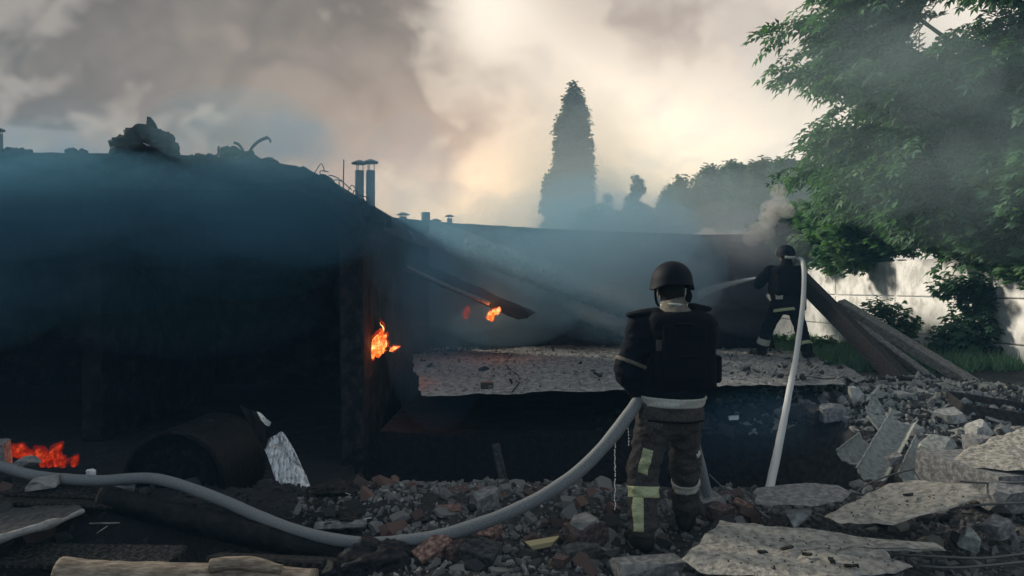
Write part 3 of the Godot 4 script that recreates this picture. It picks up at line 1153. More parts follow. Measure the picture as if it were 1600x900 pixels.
func build_trees() -> void:
	var clump := broad(6, 0.20, 0.20)
	# tall poplar behind the row
	var pop := thing("poplar_tree", "tall narrow poplar rising hazy behind the garage row", "tree", Vector3(4.35, 0, -55))
	var cl := []
	for i in 27:      # dense core
		var y := 1.0 + i * 0.55
		cl.append([Vector3(R(-0.12, 0.12), y, R(-0.1, 0.1)), Vector3(0.72 * spindle(y), 0.8, 0.72 * spindle(y))])
	for i in 150:     # upright plumes round it
		var y := 1.0 + 13.6 * pow(rng.randf(), 0.85)
		var a := R(0, TAU)
		var rr := spindle(y) * R(0.78, 1.1)
		cl.append([Vector3(cos(a) * rr, y, sin(a) * rr), Vector3(R(0.13, 0.24), R(0.6, 1.25), R(0.13, 0.24))])
	for i in 60:
		var ly := R(2.0, 9.6)
		cl.append([Vector3(lerpf(-2.3, -1.3, ly / 9.6) + R(-0.75, 0.75) * (1.0 - ly / 14.0), ly, R(-0.8, 0.8)), Vector3(R(0.4, 0.6), R(0.5, 0.9), R(0.4, 0.6))])
	for e in [[0.0, 16.2], [0.55, 15.7], [-0.4, 15.4]]:
		cl.append([Vector3(e[0], e[1] - 0.9, 0), Vector3(0.3, 1.35, 0.3)])
	put("trunk", trunk_mesh([Vector3.ZERO, Vector3(0.05, 4, 0), Vector3(0, 9, 0), Vector3(0.05, 15, 0)], 0.34, 0.04), M.bark, pop)
	leafage("crown", pop, crown_points(cl, 13000, 0.3), broad(4, 0.16, 0.22), leaf_mat(4), 0.8, 1.3, Vector3(0, 8, 0))
	# trees beyond the row
	simple_tree("young_tree", "small round tree just right of the tall poplar", Vector3(5.95, 0, -50), [[Vector3(0, 4.6, 0), Vector3(0.75, 1.0, 0.7)], [Vector3(0.15, 6.2, 0), Vector3(0.5, 1.1, 0.5)], [Vector3(-0.2, 3.0, 0), Vector3(0.9, 1.2, 0.9)], [Vector3(0.3, 7.2, 0), Vector3(0.22, 0.6, 0.22)]], 1300, clump, 4, 0.6, 1.0, "", 0.3)
	var con := []
	for i in 12:
		var y := 1.5 + i * 0.55
		con.append([Vector3(R(-0.25, 0.25), y, R(-0.2, 0.2)), Vector3(1.7 - i * 0.12, 0.3, 1.5 - i * 0.11)])
	con.append([Vector3(0.1, 7.7, 0), Vector3(0.35, 0.7, 0.35)])
	simple_tree("conifer_tree", "layered spruce-like tree between the poplar and the taller wood", Vector3(7.4, 0, -46), con, 2600, clump, 4, 0.6, 1.0, "", 0.25)
	var spec := [
		[1040, 300, 44.0, 1.5], [1075, 292, 42.0, 1.7], [1100, 262, 40.0, 1.7], [1130, 258, 38.0, 1.6], [1160, 262, 38.0, 1.7], [1195, 250, 36.0, 1.8], [1232, 262, 34.0, 1.9], [1275, 270, 32.0, 2.1], [1150, 320, 31.0, 2.0], [1215, 322, 29.0, 2.2]]
	for i in 9:
		var x := 985.0 + i * 33.0 + R(-8, 8)
		spec.append([x, lerpf(322, 258, smoothstep(985.0, 1170.0, x)) + R(-18, 14), R(30, 36), R(0.7, 1.1)])
	var names := ["low rounded tree at the left end of the hazy wood", "bushy tree second from the left of the hazy wood", "tall feathery tree where the hazy wood steps up", "tree with an airy pointed top in the hazy wood", "tree with a paired top in the middle of the hazy wood", "thin-topped tree catching warm light in the hazy wood", "hazy tree partly behind the big chestnut edge", "hazy tree behind the big chestnut crown", "lower broad tree in front of the hazy wood", "lower broad tree behind the second firefighter's smoke", "slim tree first right of the spruce-like tree", "slim tree at the low dip of the hazy wood", "slim pointed tree where the wood begins to rise", "slim tree on the rising edge of the hazy wood", "slim tree left of the tallest hazy top", "slim tree beside the airy pointed top", "slim warm-tinted tree above the broken wall block", "slim tree above the second firefighter's smoke puff", "slim tree half hidden by the big tree's edge"]
	for i in spec.size():
		var e: Array = spec[i]
		var p := at(e[0], e[1], e[2])
		var h := p.y
		var w: float = e[3]
		var c := [[Vector3(0, h * 0.45, 0), Vector3(w, h * 0.38, w)], [Vector3(w * 0.35, h * 0.66, 0.2), Vector3(w * 0.55, h * 0.22, w * 0.6)], [Vector3(-w * 0.4, h * 0.62, 0), Vector3(w * 0.5, h * 0.2, w * 0.6)], [Vector3(R(-0.2, 0.2), h * 0.84, 0), Vector3(w * 0.36, h * 0.17, w * 0.4)], [Vector3(R(-0.6, 0.6), h * 0.9, 0), Vector3(w * 0.18, h * 0.12, w * 0.2)]]
		simple_tree("wood_tree", names[i], Vector3(p.x, 0, p.z), c, 2600, clump, [4, 4, 1, 4, 1, 5, 1, 1, 1, 2, 5, 4, 1, 5, 4, 1, 5, 1, 4][i], 0.65, 1.15, "trees of the hazy wood behind", 0.42)
	for i in 8:
		var q := at(925.0 + i * 46.0, R(318, 340), R(33, 37))
		simple_tree("thicket_bush", "hazy low bush %s" % ["just right of the poplar's foot", "between the small round tree and the spruce", "at the foot of the spruce-like tree", "below the low dip of the wood", "below the rising edge of the wood", "straight above the front firefighter's helmet", "behind the left part of the broken wall block", "behind the right part of the broken wall block"][i], Vector3(q.x, 0, q.z), [[Vector3(0, q.y * 0.5, 0), Vector3(1.5, q.y * 0.45, 1.4)], [Vector3(R(-0.8, 0.8), q.y * 0.78, 0), Vector3(0.8, q.y * 0.25, 0.8)], [Vector3(R(-0.8, 0.8), q.y * 0.88, 0), Vector3(0.4, q.y * 0.16, 0.4)]], 1100, clump, [1, 4, 1, 0, 5, 1, 4, 1][i], 0.6, 1.1, "thicket bushes below the hazy wood", 0.3, 0.08)
	# the big tree at right with long drooping sprays
	big_tree()
	# leafy bushes hanging over the fence
	var sp := broad(7, 0.16, 0.13)
	var bush := [
		[Vector3(8.5, 3.0, -22.0), Vector3(1.3, 1.15, 1.9), "far bush topping the fence beside the second firefighter's helmet", 2],
		[Vector3(8.4, 2.95, -18.6), Vector3(1.1, 1.05, 1.8), "bright green bush over the fence right of the second firefighter", 3],
		[Vector3(8.4, 3.1, -15.6), Vector3(1.1, 1.1, 1.6), "leafy bush over the middle of the fence above the leaning beams", 2],
		[Vector3(8.3, 2.85, -13.0), Vector3(1.2, 1.2, 1.5), "dark leafy bush over the fence under the big tree", 2],
		[Vector3(8.2, 2.7, -10.9), Vector3(1.3, 1.2, 1.2), "bush at the right edge overhanging the nearest fence panels", 2]]
	for e in bush:
		var b := thing("fence_bush", e[2], "bush", Vector3(e[0].x + 0.9, 0, e[0].z), "bushes growing over the fence")
		var cc := []
		for k in 16:
			var d := Vector3(R(-1, 0.6), R(-0.7, 0.8), R(-1, 1))
			cc.append([Vector3(-0.9, e[0].y, 0) + d * e[1] * 0.75, Vector3(R(0.35, 0.6), R(0.28, 0.5), R(0.35, 0.6))])
		put("stem", trunk_mesh([Vector3(0, 0, 0), Vector3(-0.05, 1.2, 0), Vector3(-0.4, 2.3, 0.1), Vector3(-0.8, e[0].y + 0.3, 0)], 0.05, 0.015), M.bark, b)
		leafage("foliage", b, crown_points(cc, 1500, 0.5, 0.2), sp, leaf_mat(e[3]), 0.8, 1.5, Vector3(0, 2.0, 0))
	# trailing bough in front of the fence
	var v := thing("trailing_vine", "dark leafy bough hanging down in front of the fence beside the beams", "plant", Vector3(7.95, 0, -13.3))
	var cv := [[Vector3(0.1, 1.55, 0), Vector3(0.35, 0.3, 0.3)], [Vector3(-0.05, 1.15, 0.1), Vector3(0.38, 0.3, 0.3)], [Vector3(-0.2, 0.8, 0.1), Vector3(0.42, 0.28, 0.3)], [Vector3(0.15, 0.62, 0), Vector3(0.42, 0.25, 0.3)], [Vector3(0.5, 1.5, 0.1), Vector3(0.3, 0.16, 0.2)], [Vector3(-0.3, 1.75, 0), Vector3(0.3, 0.2, 0.2)]]
	put("stem", trunk_mesh([Vector3(0.4, 2.4, 0), Vector3(0.2, 1.7, 0), Vector3(0, 1.1, 0.05), Vector3(0.1, 0.3, 0)], 0.02, 0.008), M.bark, v)
	leafage("foliage", v, crown_points(cv, 250, 0.2, 0.2), sp, leaf_mat(0), 0.8, 1.3, Vector3(0, 1.2, 0), 0.3)
	var w2 := thing("sapling", "thin leafy sapling behind the leaning beams against the fence", "plant", Vector3(7.15, 0.1, -14.6))
	var cs := [[Vector3(-0.1, 1.15, 0), Vector3(0.3, 0.22, 0.25)], [Vector3(0.2, 0.85, 0), Vector3(0.35, 0.22, 0.25)], [Vector3(-0.35, 0.55, 0), Vector3(0.3, 0.16, 0.25)], [Vector3(0.1, 0.5, 0), Vector3(0.3, 0.2, 0.25)]]
	put("stem", trunk_mesh([Vector3.ZERO, Vector3(0.02, 0.6, 0), Vector3(-0.05, 1.2, 0)], 0.014, 0.006), M.bark, w2)
	leafage("foliage", w2, crown_points(cs, 130, 0.1, 0.1), sp, leaf_mat(1), 0.7, 1.1, Vector3(0, 0.8, 0), 0.3)
	# grass and weeds between slab and fence
	var blade := PackedVector3Array()
	var bi := PackedInt32Array()
	for k in 9:
		leaf_shape(blade, bi, Vector3(R(-0.05, 0.05), 0, R(-0.05, 0.05)), Vector3(R(-0.5, 0.5), 1, R(-0.5, 0.5)).normalized(), Vector3(R(-1, 1), 0.1, R(-1, 1)), R(0.16, 0.34), 0.018, 0.1)
	var gm := smooth_mesh(blade, bi)
	var xf := []
	var tint := PackedColorArray()
	for i in 4200:
		var z := -R(11.2, 21.0)
		var x := R(5.0, 8.1)
		if coarse.get_noise_2d(x * 3.0, z * 3.0) < -0.12 or x < 4.6 + 0.25 * (z + 14.0) * -0.2:
			continue
		xf.append(Transform3D(Basis.from_euler(Vector3(0, R(0, TAU), 0)) * Basis.from_scale(Vector3(1.3, 1.0, 1.3) * R(0.35, 1.0)), Vector3(x, ground_h(x, z) - 0.01, z)))
		var t := R(0.6, 1.2)
		tint.append(Color(t, t, t))
	var weeds := thing("weed_patch", "low leafy weeds growing in the grass at the foot of the white fence", "plant", Vector3(6.6, 0.1, -15.0))
	var wc := []
	for i in 26:
		wc.append([Vector3(R(-1.1, 1.3), R(0.08, 0.3), R(-3.6, 3.2)), Vector3(R(0.2, 0.4), R(0.12, 0.24), R(0.2, 0.4))])
	leafage("foliage", weeds, crown_points(wc, 620, 0.2, 0.1), sp, leaf_mat(1), 0.5, 1.0, Vector3.ZERO, 0.3)
	var g := many("grass", gm, leaf_mat(2), xf, null, tint)
	tag(g, "rough grass between the collapsed slab and the white fence", "grass")

func big_tree() -> void:
	rng.seed = 4
	var t := thing("chestnut_tree", "big broad-leaved tree with drooping leafy branches filling the upper right", "tree", Vector3(9.95, 0, -13.4))
	var root := Vector3(9.3, 0, -13.4)
	put("trunk", trunk_mesh([Vector3.ZERO, Vector3(0.05, 1.6, 0), Vector3(-0.15, 3.2, 0.1), Vector3(-0.2, 5.0, 0.1), Vector3(0.0, 8.5, 0)], 0.30, 0.08), M.bark, t)
	var nodes := PackedVector3Array()
	var limbs := []
	var aims := [Vector3(-4.0, 5.7, 0.9), Vector3(-2.2, 3.3, 0.6), Vector3(-3.2, 4.2, -0.4), Vector3(-1.6, 5.4, 1.4), Vector3(-4.3, 6.6, -0.6), Vector3(-4.02, 6.5, 1.0), Vector3(-4.10, 4.9, 0.2), Vector3(-3.43, 3.6, 1.6), Vector3(-2.76, 7.4, 1.5), Vector3(-1.58, 8.2, 2.4), Vector3(-2.76, 5.4, 2.6), Vector3(-1.75, 4.4, 3.0), Vector3(-0.40, 6.4, 3.2), Vector3(0.70, 4.6, 3.0), Vector3(1.70, 7.5, 1.0), Vector3(-2.42, 6.2, -2.6), Vector3(-3.26, 4.4, -2.0), Vector3(0.70, 8.4, -1.4), Vector3(2.70, 5.4, 0.4), Vector3(-0.74, 3.5, 2.4)]
	for a in aims:
		var s := Vector3(-0.17, clampf(a.y * 0.52, 1.9, 4.6), 0.1)
		var ctrl := [s, s.lerp(a, 0.33) + Vector3(R(-0.2, 0.2), 0.45, R(-0.2, 0.2)), s.lerp(a, 0.66) + Vector3(R(-0.3, 0.3), 0.4, R(-0.3, 0.3)), a]
		limbs.append([trunk_mesh(ctrl, 0.085, 0.014)])
		var c := curve(ctrl, 8)
		for i in range(5, c.size()):
			nodes.append(c[i])
	for l in limbs:
		put("limb", l[0], M.bark, t)
	# twigs inside layered pads around the limbs
	var twigs := PackedVector3Array()
	var pads := []
	for a in aims:
		for k in 8:
			var f := R(0.45, 1.05)
			var c2 := Vector3(-0.17, clampf(a.y * 0.55, 2.0, 5.0), 0.1).lerp(a, f) + Vector3(R(-0.8, 0.8), R(-0.4, 0.5), R(-0.8, 0.8))
			pads.append([c2, Vector3(R(0.6, 1.05), R(0.22, 0.4), R(0.6, 1.05))])
	for c3 in pads:
		for k in 17:
			var d := Vector3(R(-1, 1), R(-1, 1), R(-1, 1))
			if d.length() > 1.0:
				continue
			twigs.append(c3[0] + d * c3[1])
	var st := []
	for p in twigs:
		var best := nodes[0]
		var bd := 1e9
		for q in nodes:
			var dd := q.distance_squared_to(p) + (0.6 if q.y > p.y + 0.3 else 0.0)
			if dd < bd:
				bd = dd
				best = q
		if bd < 2.6:
			st.append([wire([best, best.lerp(p, 0.55) + Vector3(0, 0.08, 0), p], 0.009, 2, 4)])
	var tw := put("twigs", joined(st), M.bark, t)
	tw.set_meta("kind", "stuff")
	var meshes := [spray(4, 0.30, 0.15, 0.062, 0.4), spray(5, 0.36, 0.15, 0.06, 0.5), spray(3, 0.22, 0.17, 0.07, 0.3)]
	for mi in 3:
		var pts := PackedVector3Array()
		for p in twigs:
			for k in (4 if mi < 2 else 3):
				pts.append(p + Vector3(R(-0.24, 0.24), R(-0.13, 0.13), R(-0.24, 0.24)))
		leafage("crown", t, pts, meshes[mi], leaf_mat([0, 1, 2][mi]), 0.8, 1.3, Vector3(-0.2, 5, 0.1), 1.3)

# ---------------------------------------------------------------- fallen slabs
func gp(x: float, y: float, h: float) -> Vector3:            # survey point lying h above the ground plane
	return at(x, y, (EYE - h) * LENS / (y - 450.0))

func build_slabs() -> void:
	var mid := [at(658, 618, 8.0), at(760, 614, 8.2), at(1000, 607, 8.5), at(1200, 600, 8.9), at(1322, 597, 9.1), at(1310, 580, 10.4), at(1258, 549, 13.4), at(1100, 541, 14.4), at(880, 539, 14.8), at(760, 546, 13.8), at(645, 553, 12.8)]
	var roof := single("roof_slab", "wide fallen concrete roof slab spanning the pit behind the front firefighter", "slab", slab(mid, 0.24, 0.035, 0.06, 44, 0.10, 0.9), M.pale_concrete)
	for c in [[[1230, 597, .0], [1262, 588, 0.], [1275, 575, 0.], [1300, 566, 0.]], [[1262, 588, 0.], [1290, 592, 0.], [1318, 589, 0.]], [[1120, 604, 0.], [1105, 585, 0.], [1140, 566, 0.], [1135, 548, 0.]], [[800, 613, 0.], [812, 590, 0.], [790, 568, 0.], [806, 549, 0.]]]:
		put("crack", wire(c.map(func(e): return gp(e[0], e[1], 0.588)), 0.007, 6, 5), M.soot, roof)
	single("slab_fragment", "cracked corner piece of the wide roof slab near the far firefighter's boots", "slab", slab([at(1278, 572, 11.4), at(1338, 596, 9.4), at(1352, 590, 9.8), at(1318, 568, 11.8)], 0.12, 0.02, 0.04, 8, 0.06), M.grey_concrete)
	single("black_bracket", "small black metal bracket lying on the left part of the wide slab", "bracket", broken_brick(Vector3(0.07, 0.045, 0.06), 1), M.iron, gp(761, 603, 0.6))
	var q := [[1062, 872, .12], [1127, 813, .12], [1180, 819, .12], [1262, 826, .13], [1375, 837, .13], [1468, 846, .14], [1484, 857, .14], [1392, 860, .12], [1398, 878, .12], [1432, 886, .11], [1404, 897, .10], [1262, 906, .10], [1094, 890, .11]]
	single("front_slab", "large pale broken slab lying flat at the bottom right with bars poking out", "slab", slab(q.map(func(e): return gp(e[0], e[1], e[2] + 0.07)), 0.18, 0.028, 0.035, 30, 0.045), M.concrete)
	q = [[1285, 808, .15], [1335, 780, .19], [1388, 755, .25], [1442, 748, .29], [1520, 758, .33], [1548, 774, .33], [1491, 791, .28], [1395, 815, .2], [1310, 818, .16]]
	single("tilted_slab", "sandy slab tilted up to the right above a black shadow gap", "slab", slab(q.map(func(e): return gp(e[0], e[1], e[2] + 0.08)), 0.30, 0.025, 0.035, 28, 0.045), M.concrete)
	q = [[1180, 758, .28], [1240, 756, .29], [1310, 755, .28], [1335, 769, .26], [1322, 785, .24], [1268, 790, .25], [1185, 784, .25]]
	single("chunk_slab", "thick mossy grey slab chunk where the pale hanging hose ends", "slab", slab(q.map(func(e): return gp(e[0], e[1], e[2])), 0.22, 0.02, 0.05, 12, 0.04, 0.7), M.grey_concrete)
	var shard := faces_mesh(clip_faces(clip_faces(bevelled(Vector3(0.085, 0.012, 0.075), 0.004), Vector3(0.7, 0, 0.7).normalized(), 0.03), Vector3(-0.9, 0, 0.45).normalized(), 0.05))
	var s := single("pale_shard", "small pale triangular shard leaning against the mossy chunk", "shard", shard, M.plaster_white, gp(1247, 812, 0.13))
	s.rotation = Vector3(0.9, -0.35, 0.2)
	q = [[1484, 716, .42], [1512, 697, .44], [1556, 683, .46], [1605, 664, .48], [1660, 690, .46], [1640, 735, .42], [1556, 730, .42], [1520, 728, .41]]
	single("right_slab", "pale rough slab piece at the right edge above the hollow block", "slab", slab(q.map(func(e): return gp(e[0], e[1], e[2])), 0.07, 0.03, 0.05, 14, 0.06), M.concrete)
	var hc := CSGCombiner3D.new()
	hc.name = numbered("hollow_block")
	add_child(hc, true)
	hc.position = Vector3(3.62, 0.28, -5.78)
	hc.rotation = Vector3(0.06, 0.32, -0.05)
	tag(hc, "hollow-core concrete floor block with round holes at the right edge", "block")
	var bx := CSGBox3D.new()
	bx.name = "body"
	bx.size = Vector3(0.80, 0.22, 0.7)
	bx.material = M.grey_concrete
	hc.add_child(bx)
	for k in 3:
		var cy := CSGCylinder3D.new()
		cy.name = "hole"
		cy.operation = CSGShape3D.OPERATION_SUBTRACTION
		cy.radius = 0.072
		cy.height = 1.0
		cy.sides = 18
		cy.position = Vector3(-0.24 + k * 0.24, 0.0, 0.0)
		cy.rotation.x = PI / 2
		cy.material = M.dark_concrete
		hc.add_child(cy, true)
	# slim plank standing in the pit
	beam("pit_plank", "grey splintered plank standing in the dark pit", "plank", at(774, 692, 8.3), at(806, 790, 7.9) + Vector3(0.1, -0.75, 0.2), 0.03, 0.11, M.dark_concrete, 1.4)

# ---------------------------------------------------------------- beams, bars, scrap on the right
func stick(a: Vector3, b: Vector3, w: float, h: float, roll := 0.0, bev := 0.012) -> Transform3D:
	var x := (b - a).normalized()
	var z := x.cross(Vector3.UP).normalized()
	var y := z.cross(x)
	return Transform3D(Basis(x, y, z) * Basis.from_euler(Vector3(roll, 0, 0)), (a + b) * 0.5)

func beam(called: String, label: String, cat: String, a: Vector3, b: Vector3, w: float, h: float, m: Material, roll := 0.0) -> Node3D:
	var f := bevelled(Vector3(a.distance_to(b) * 0.5, h * 0.5, w * 0.5), 0.014)
	for k in 2:
		f = clip_faces(f, Vector3(1 if k else -1, R(-0.3, 0.3), R(-0.3, 0.3)).normalized(), a.distance_to(b) * 0.5 - 0.02)
	var o := single(called, label, cat, faces_mesh(f), m)
	o.transform = stick(a, b, w, h, roll)
	return o

func build_beams() -> void:
	beam("charred_beam", "broad dark charred beam leaning up to the far firefighter", "beam", at(1240, 425, 12.6), at(1425, 612, 10.4), 0.14, 0.29, M.rusty, 0.15)
	beam("grey_timber", "long pale grey timber post leaning beside the charred beam", "beam", at(1312, 474, 12.1), at(1546, 616, 10.3), 0.17, 0.15, M.wood_grey, 0.2)
	beam("lower_timber", "short weathered board lying along the dark side of the leaning timber", "beam", at(1330, 500, 11.9), at(1475, 608, 10.6), 0.10, 0.14, M.wood_grey, 0.5)
	beam("lying_pole", "dark pole lying across the foot of the leaning beams", "pole", at(1398, 590, 10.1), at(1625, 630, 9.3), 0.07, 0.07, M.wood_charred, 0.4)
	var pc := Vector3(0, 0, 0)
	# pieces on the bank
	beam("white_block", "long whitish broken concrete block on the rubble bank", "block", at(1424, 615, 9.5), at(1490, 641, 8.9), 0.16, 0.15, M.plaster_white, 0.3)
	beam("brown_board", "brownish curved board piece on the rubble bank", "board", at(1402, 628, 9.2), at(1455, 632, 9.0), 0.05, 0.16, M.rusty, 0.2)
	# rusty open-topped box
	var bx := thing("rusty_box", "rusted dark open steel box half buried at the right edge", "box", at(1556, 655, 8.6))
	for e in [[Vector3(0, 0, 0.3), Vector3(0.9, 0.36, 0.02)], [Vector3(0, 0, -0.3), Vector3(0.9, 0.36, 0.02)], [Vector3(-0.45, 0, 0), Vector3(0.02, 0.36, 0.58)], [Vector3(0.45, 0, 0), Vector3(0.02, 0.36, 0.58)], [Vector3(0, -0.17, 0), Vector3(0.86, 0.02, 0.56)]]:
		put("panel", block(e[1], 0.004), M.rusty, bx).position = e[0]
	bx.rotation = Vector3(0.1, -0.25, -0.14)
	# asbestos gutter tiles
	gutter("gutter_tile", "long grey trough-shaped tile fragment sliding into the pit", at(1412, 650, 7.9), at(1362, 738, 6.9), 0.125)
	gutter("gutter_tile", "shorter pale trough-shaped tile fragment right of the long one", at(1450, 684, 7.3), at(1424, 744, 6.7), 0.10)
	gutter("gutter_tile", "dark curved tile fragment lying left of the long trough", at(1362, 684, 7.8), at(1326, 712, 7.5), 0.12)
	var tp := faces_mesh(clip_faces(bevelled(Vector3(0.17, 0.02, 0.16), 0.006), Vector3(-0.75, 0, -0.66), 0.02))
	var p := single("triangular_plate", "flat triangular concrete plate propped on the rubble bank", "plate", tp, M.asbestos, at(1357, 640, 8.6))
	p.rotation = Vector3(0.75, 0.2, 0.1)
	p = single("square_plate", "greenish square tile fragment under the triangular plate", "plate", faces_mesh(clip_faces(bevelled(Vector3(0.13, 0.014, 0.11), 0.005), Vector3(0.6, 0, 0.8), 0.09)), M.asbestos, at(1378, 662, 8.2))
	p.rotation = Vector3(0.7, 0.35, -0.1)
	beam("pale_stick", "thin pale stick poking up from the rubble near the triangular plate", "stick", at(1352, 628, 8.6), at(1376, 601, 8.7), 0.03, 0.035, M.plaster_white)
	p = single("bank_scrap", "bright white scrap of sheet caught on the ledge behind the hose", "scrap", wire([gp(1196, 637, 0.2), gp(1207, 632, 0.24), gp(1226, 635, 0.2)], 0.009), M.white_scrap)
	p = single("bank_scrap", "crumpled white paper scrap on the ledge right of the hanging hose", "scrap", slab([gp(1232, 642, .22), gp(1258, 640, .22), gp(1256, 647, .22), gp(1242, 648, .22)], 0.01, 0.02, 0.02, 3, 0.03), M.white_scrap)
	p = single("bank_scrap", "small pale scrap on the ledge right of the front firefighter", "scrap", slab([gp(1138, 650, .2), gp(1155, 650, .2), gp(1152, 655, .2), gp(1140, 656, .2)], 0.02, 0.02, 0.02, 3, 0.03), M.white_scrap)
	# bars
	single("rebar", "thin bent bar running from the pit edge up over the hollow block", "rebar", wire([at(1338, 768, 5.9), at(1365, 752, 5.95), at(1420, 735, 6.0), at(1500, 724, 6.0), at(1560, 720, 6.0)], 0.007), M.rebar)
	single("rebar", "thin bar slanting over the rubble behind the hollow block", "rebar", wire([at(1455, 731, 6.3), at(1495, 709, 6.4), at(1540, 694, 6.5)], 0.007), M.rebar)
	single("rebar", "straight bar leaving the tilted slab toward the right edge, upper one", "rebar", wire([at(1500, 752, 5.2), at(1550, 755, 5.2), at(1625, 753, 5.1)], 0.008), M.rebar)
	single("rebar", "bar under the tilted slab bending to the right edge", "rebar", wire([at(1484, 797, 5.0), at(1530, 789, 4.95), at(1625, 785, 4.9)], 0.008), M.rebar)
	single("rebar", "upper of two parallel bars sticking out of the front slab", "rebar", wire([at(1395, 866, 4.6), at(1470, 870, 4.55), at(1540, 872, 4.5), at(1625, 862, 4.5)], 0.008), M.rebar)
	single("rebar", "lower of two parallel bars sticking out of the front slab", "rebar", wire([at(1436, 884, 4.5), at(1500, 887, 4.45), at(1625, 876, 4.4)], 0.008), M.rebar)
	single("rebar", "thin rod leaning from the red brick into the pit", "rebar", wire([at(1108, 741, 6.1), at(1130, 762, 6.0), at(1152, 781, 5.85)], 0.005), M.rebar)
	single("rebar", "dark rod end resting beside the mossy chunk", "rebar", wire([at(1322, 768, 5.6), at(1355, 773, 5.5), at(1385, 771, 5.5)], 0.007), M.rebar)

func gutter(called: String, label: String, a: Vector3, b: Vector3, r: float) -> void:
	var st := begin()
	var x := b - a
	var up := Vector3(-0.25, 0.75, 0.62)
	up = (up - x.normalized() * up.dot(x.normalized())).normalized()
	var side := x.normalized().cross(up)
	var rows := 14
	var cols := 10
	var th := 0.012
	var g := []
	for i in rows + 1:
		var row := []
		for k in cols + 1:
			var t := PI * (float(k) / cols)
			var l := float(i) / rows
			var wob := 0.02 * fine.get_noise_2d(k * 0.3, i * 0.4) if i == 0 or i == rows or k == 0 or k == cols else 0.0
			var c := a + x * (l + wob * 3.0)
			var rr := r * (1.0 + wob * 3.0)
			row.append([c + side * cos(t) * rr - up * sin(t) * rr * 0.62, c + side * cos(t) * (rr + th) - up * sin(t) * (rr * 0.62 + th)])
		g.append(row)
	for i in rows:
		for k in cols:
			quad(st, g[i][k][0], g[i + 1][k][0], g[i + 1][k + 1][0], g[i][k + 1][0])
			quad(st, g[i][k][1], g[i][k + 1][1], g[i + 1][k + 1][1], g[i + 1][k][1])
		quad(st, g[i][0][0], g[i][0][1], g[i + 1][0][1], g[i + 1][0][0])
		quad(st, g[i][cols][0], g[i + 1][cols][0], g[i + 1][cols][1], g[i][cols][1])
	for k in cols:
		quad(st, g[0][k][0], g[0][k + 1][0], g[0][k + 1][1], g[0][k][1])
		quad(st, g[rows][k][0], g[rows][k][1], g[rows][k + 1][1], g[rows][k + 1][0])
	single(called, label, "tile fragment", st.commit(), M.asbestos, Vector3.ZERO, "asbestos trough tile fragments")

# ---------------------------------------------------------------- scrap on the roof
func crumple(r: Vector3, amp: float, seed_: float, n := 22) -> ArrayMesh:
	var v := PackedVector3Array()
	var idx := PackedInt32Array()
	for i in n + 1:
		for k in n:
			var th := PI * i / n
			var ph := TAU * k / n
			var d := Vector3(sin(th) * cos(ph), cos(th), sin(th) * sin(ph))
			var w := 1.0 + amp * (fine.get_noise_3dv(d * 0.45 + Vector3.ONE * seed_) * 1.3 + 0.8 * absf(fine.get_noise_3dv(d * 1.2 + Vector3.ONE * (seed_ + 5.0))))
			v.append(d * r * w)
	for i in n:
		for k in n:
			var a := i * n + k
			var b := i * n + (k + 1) % n
			idx.append_array([a, b, b + n, a, b + n, a + n])
	return smooth_mesh(v, idx)

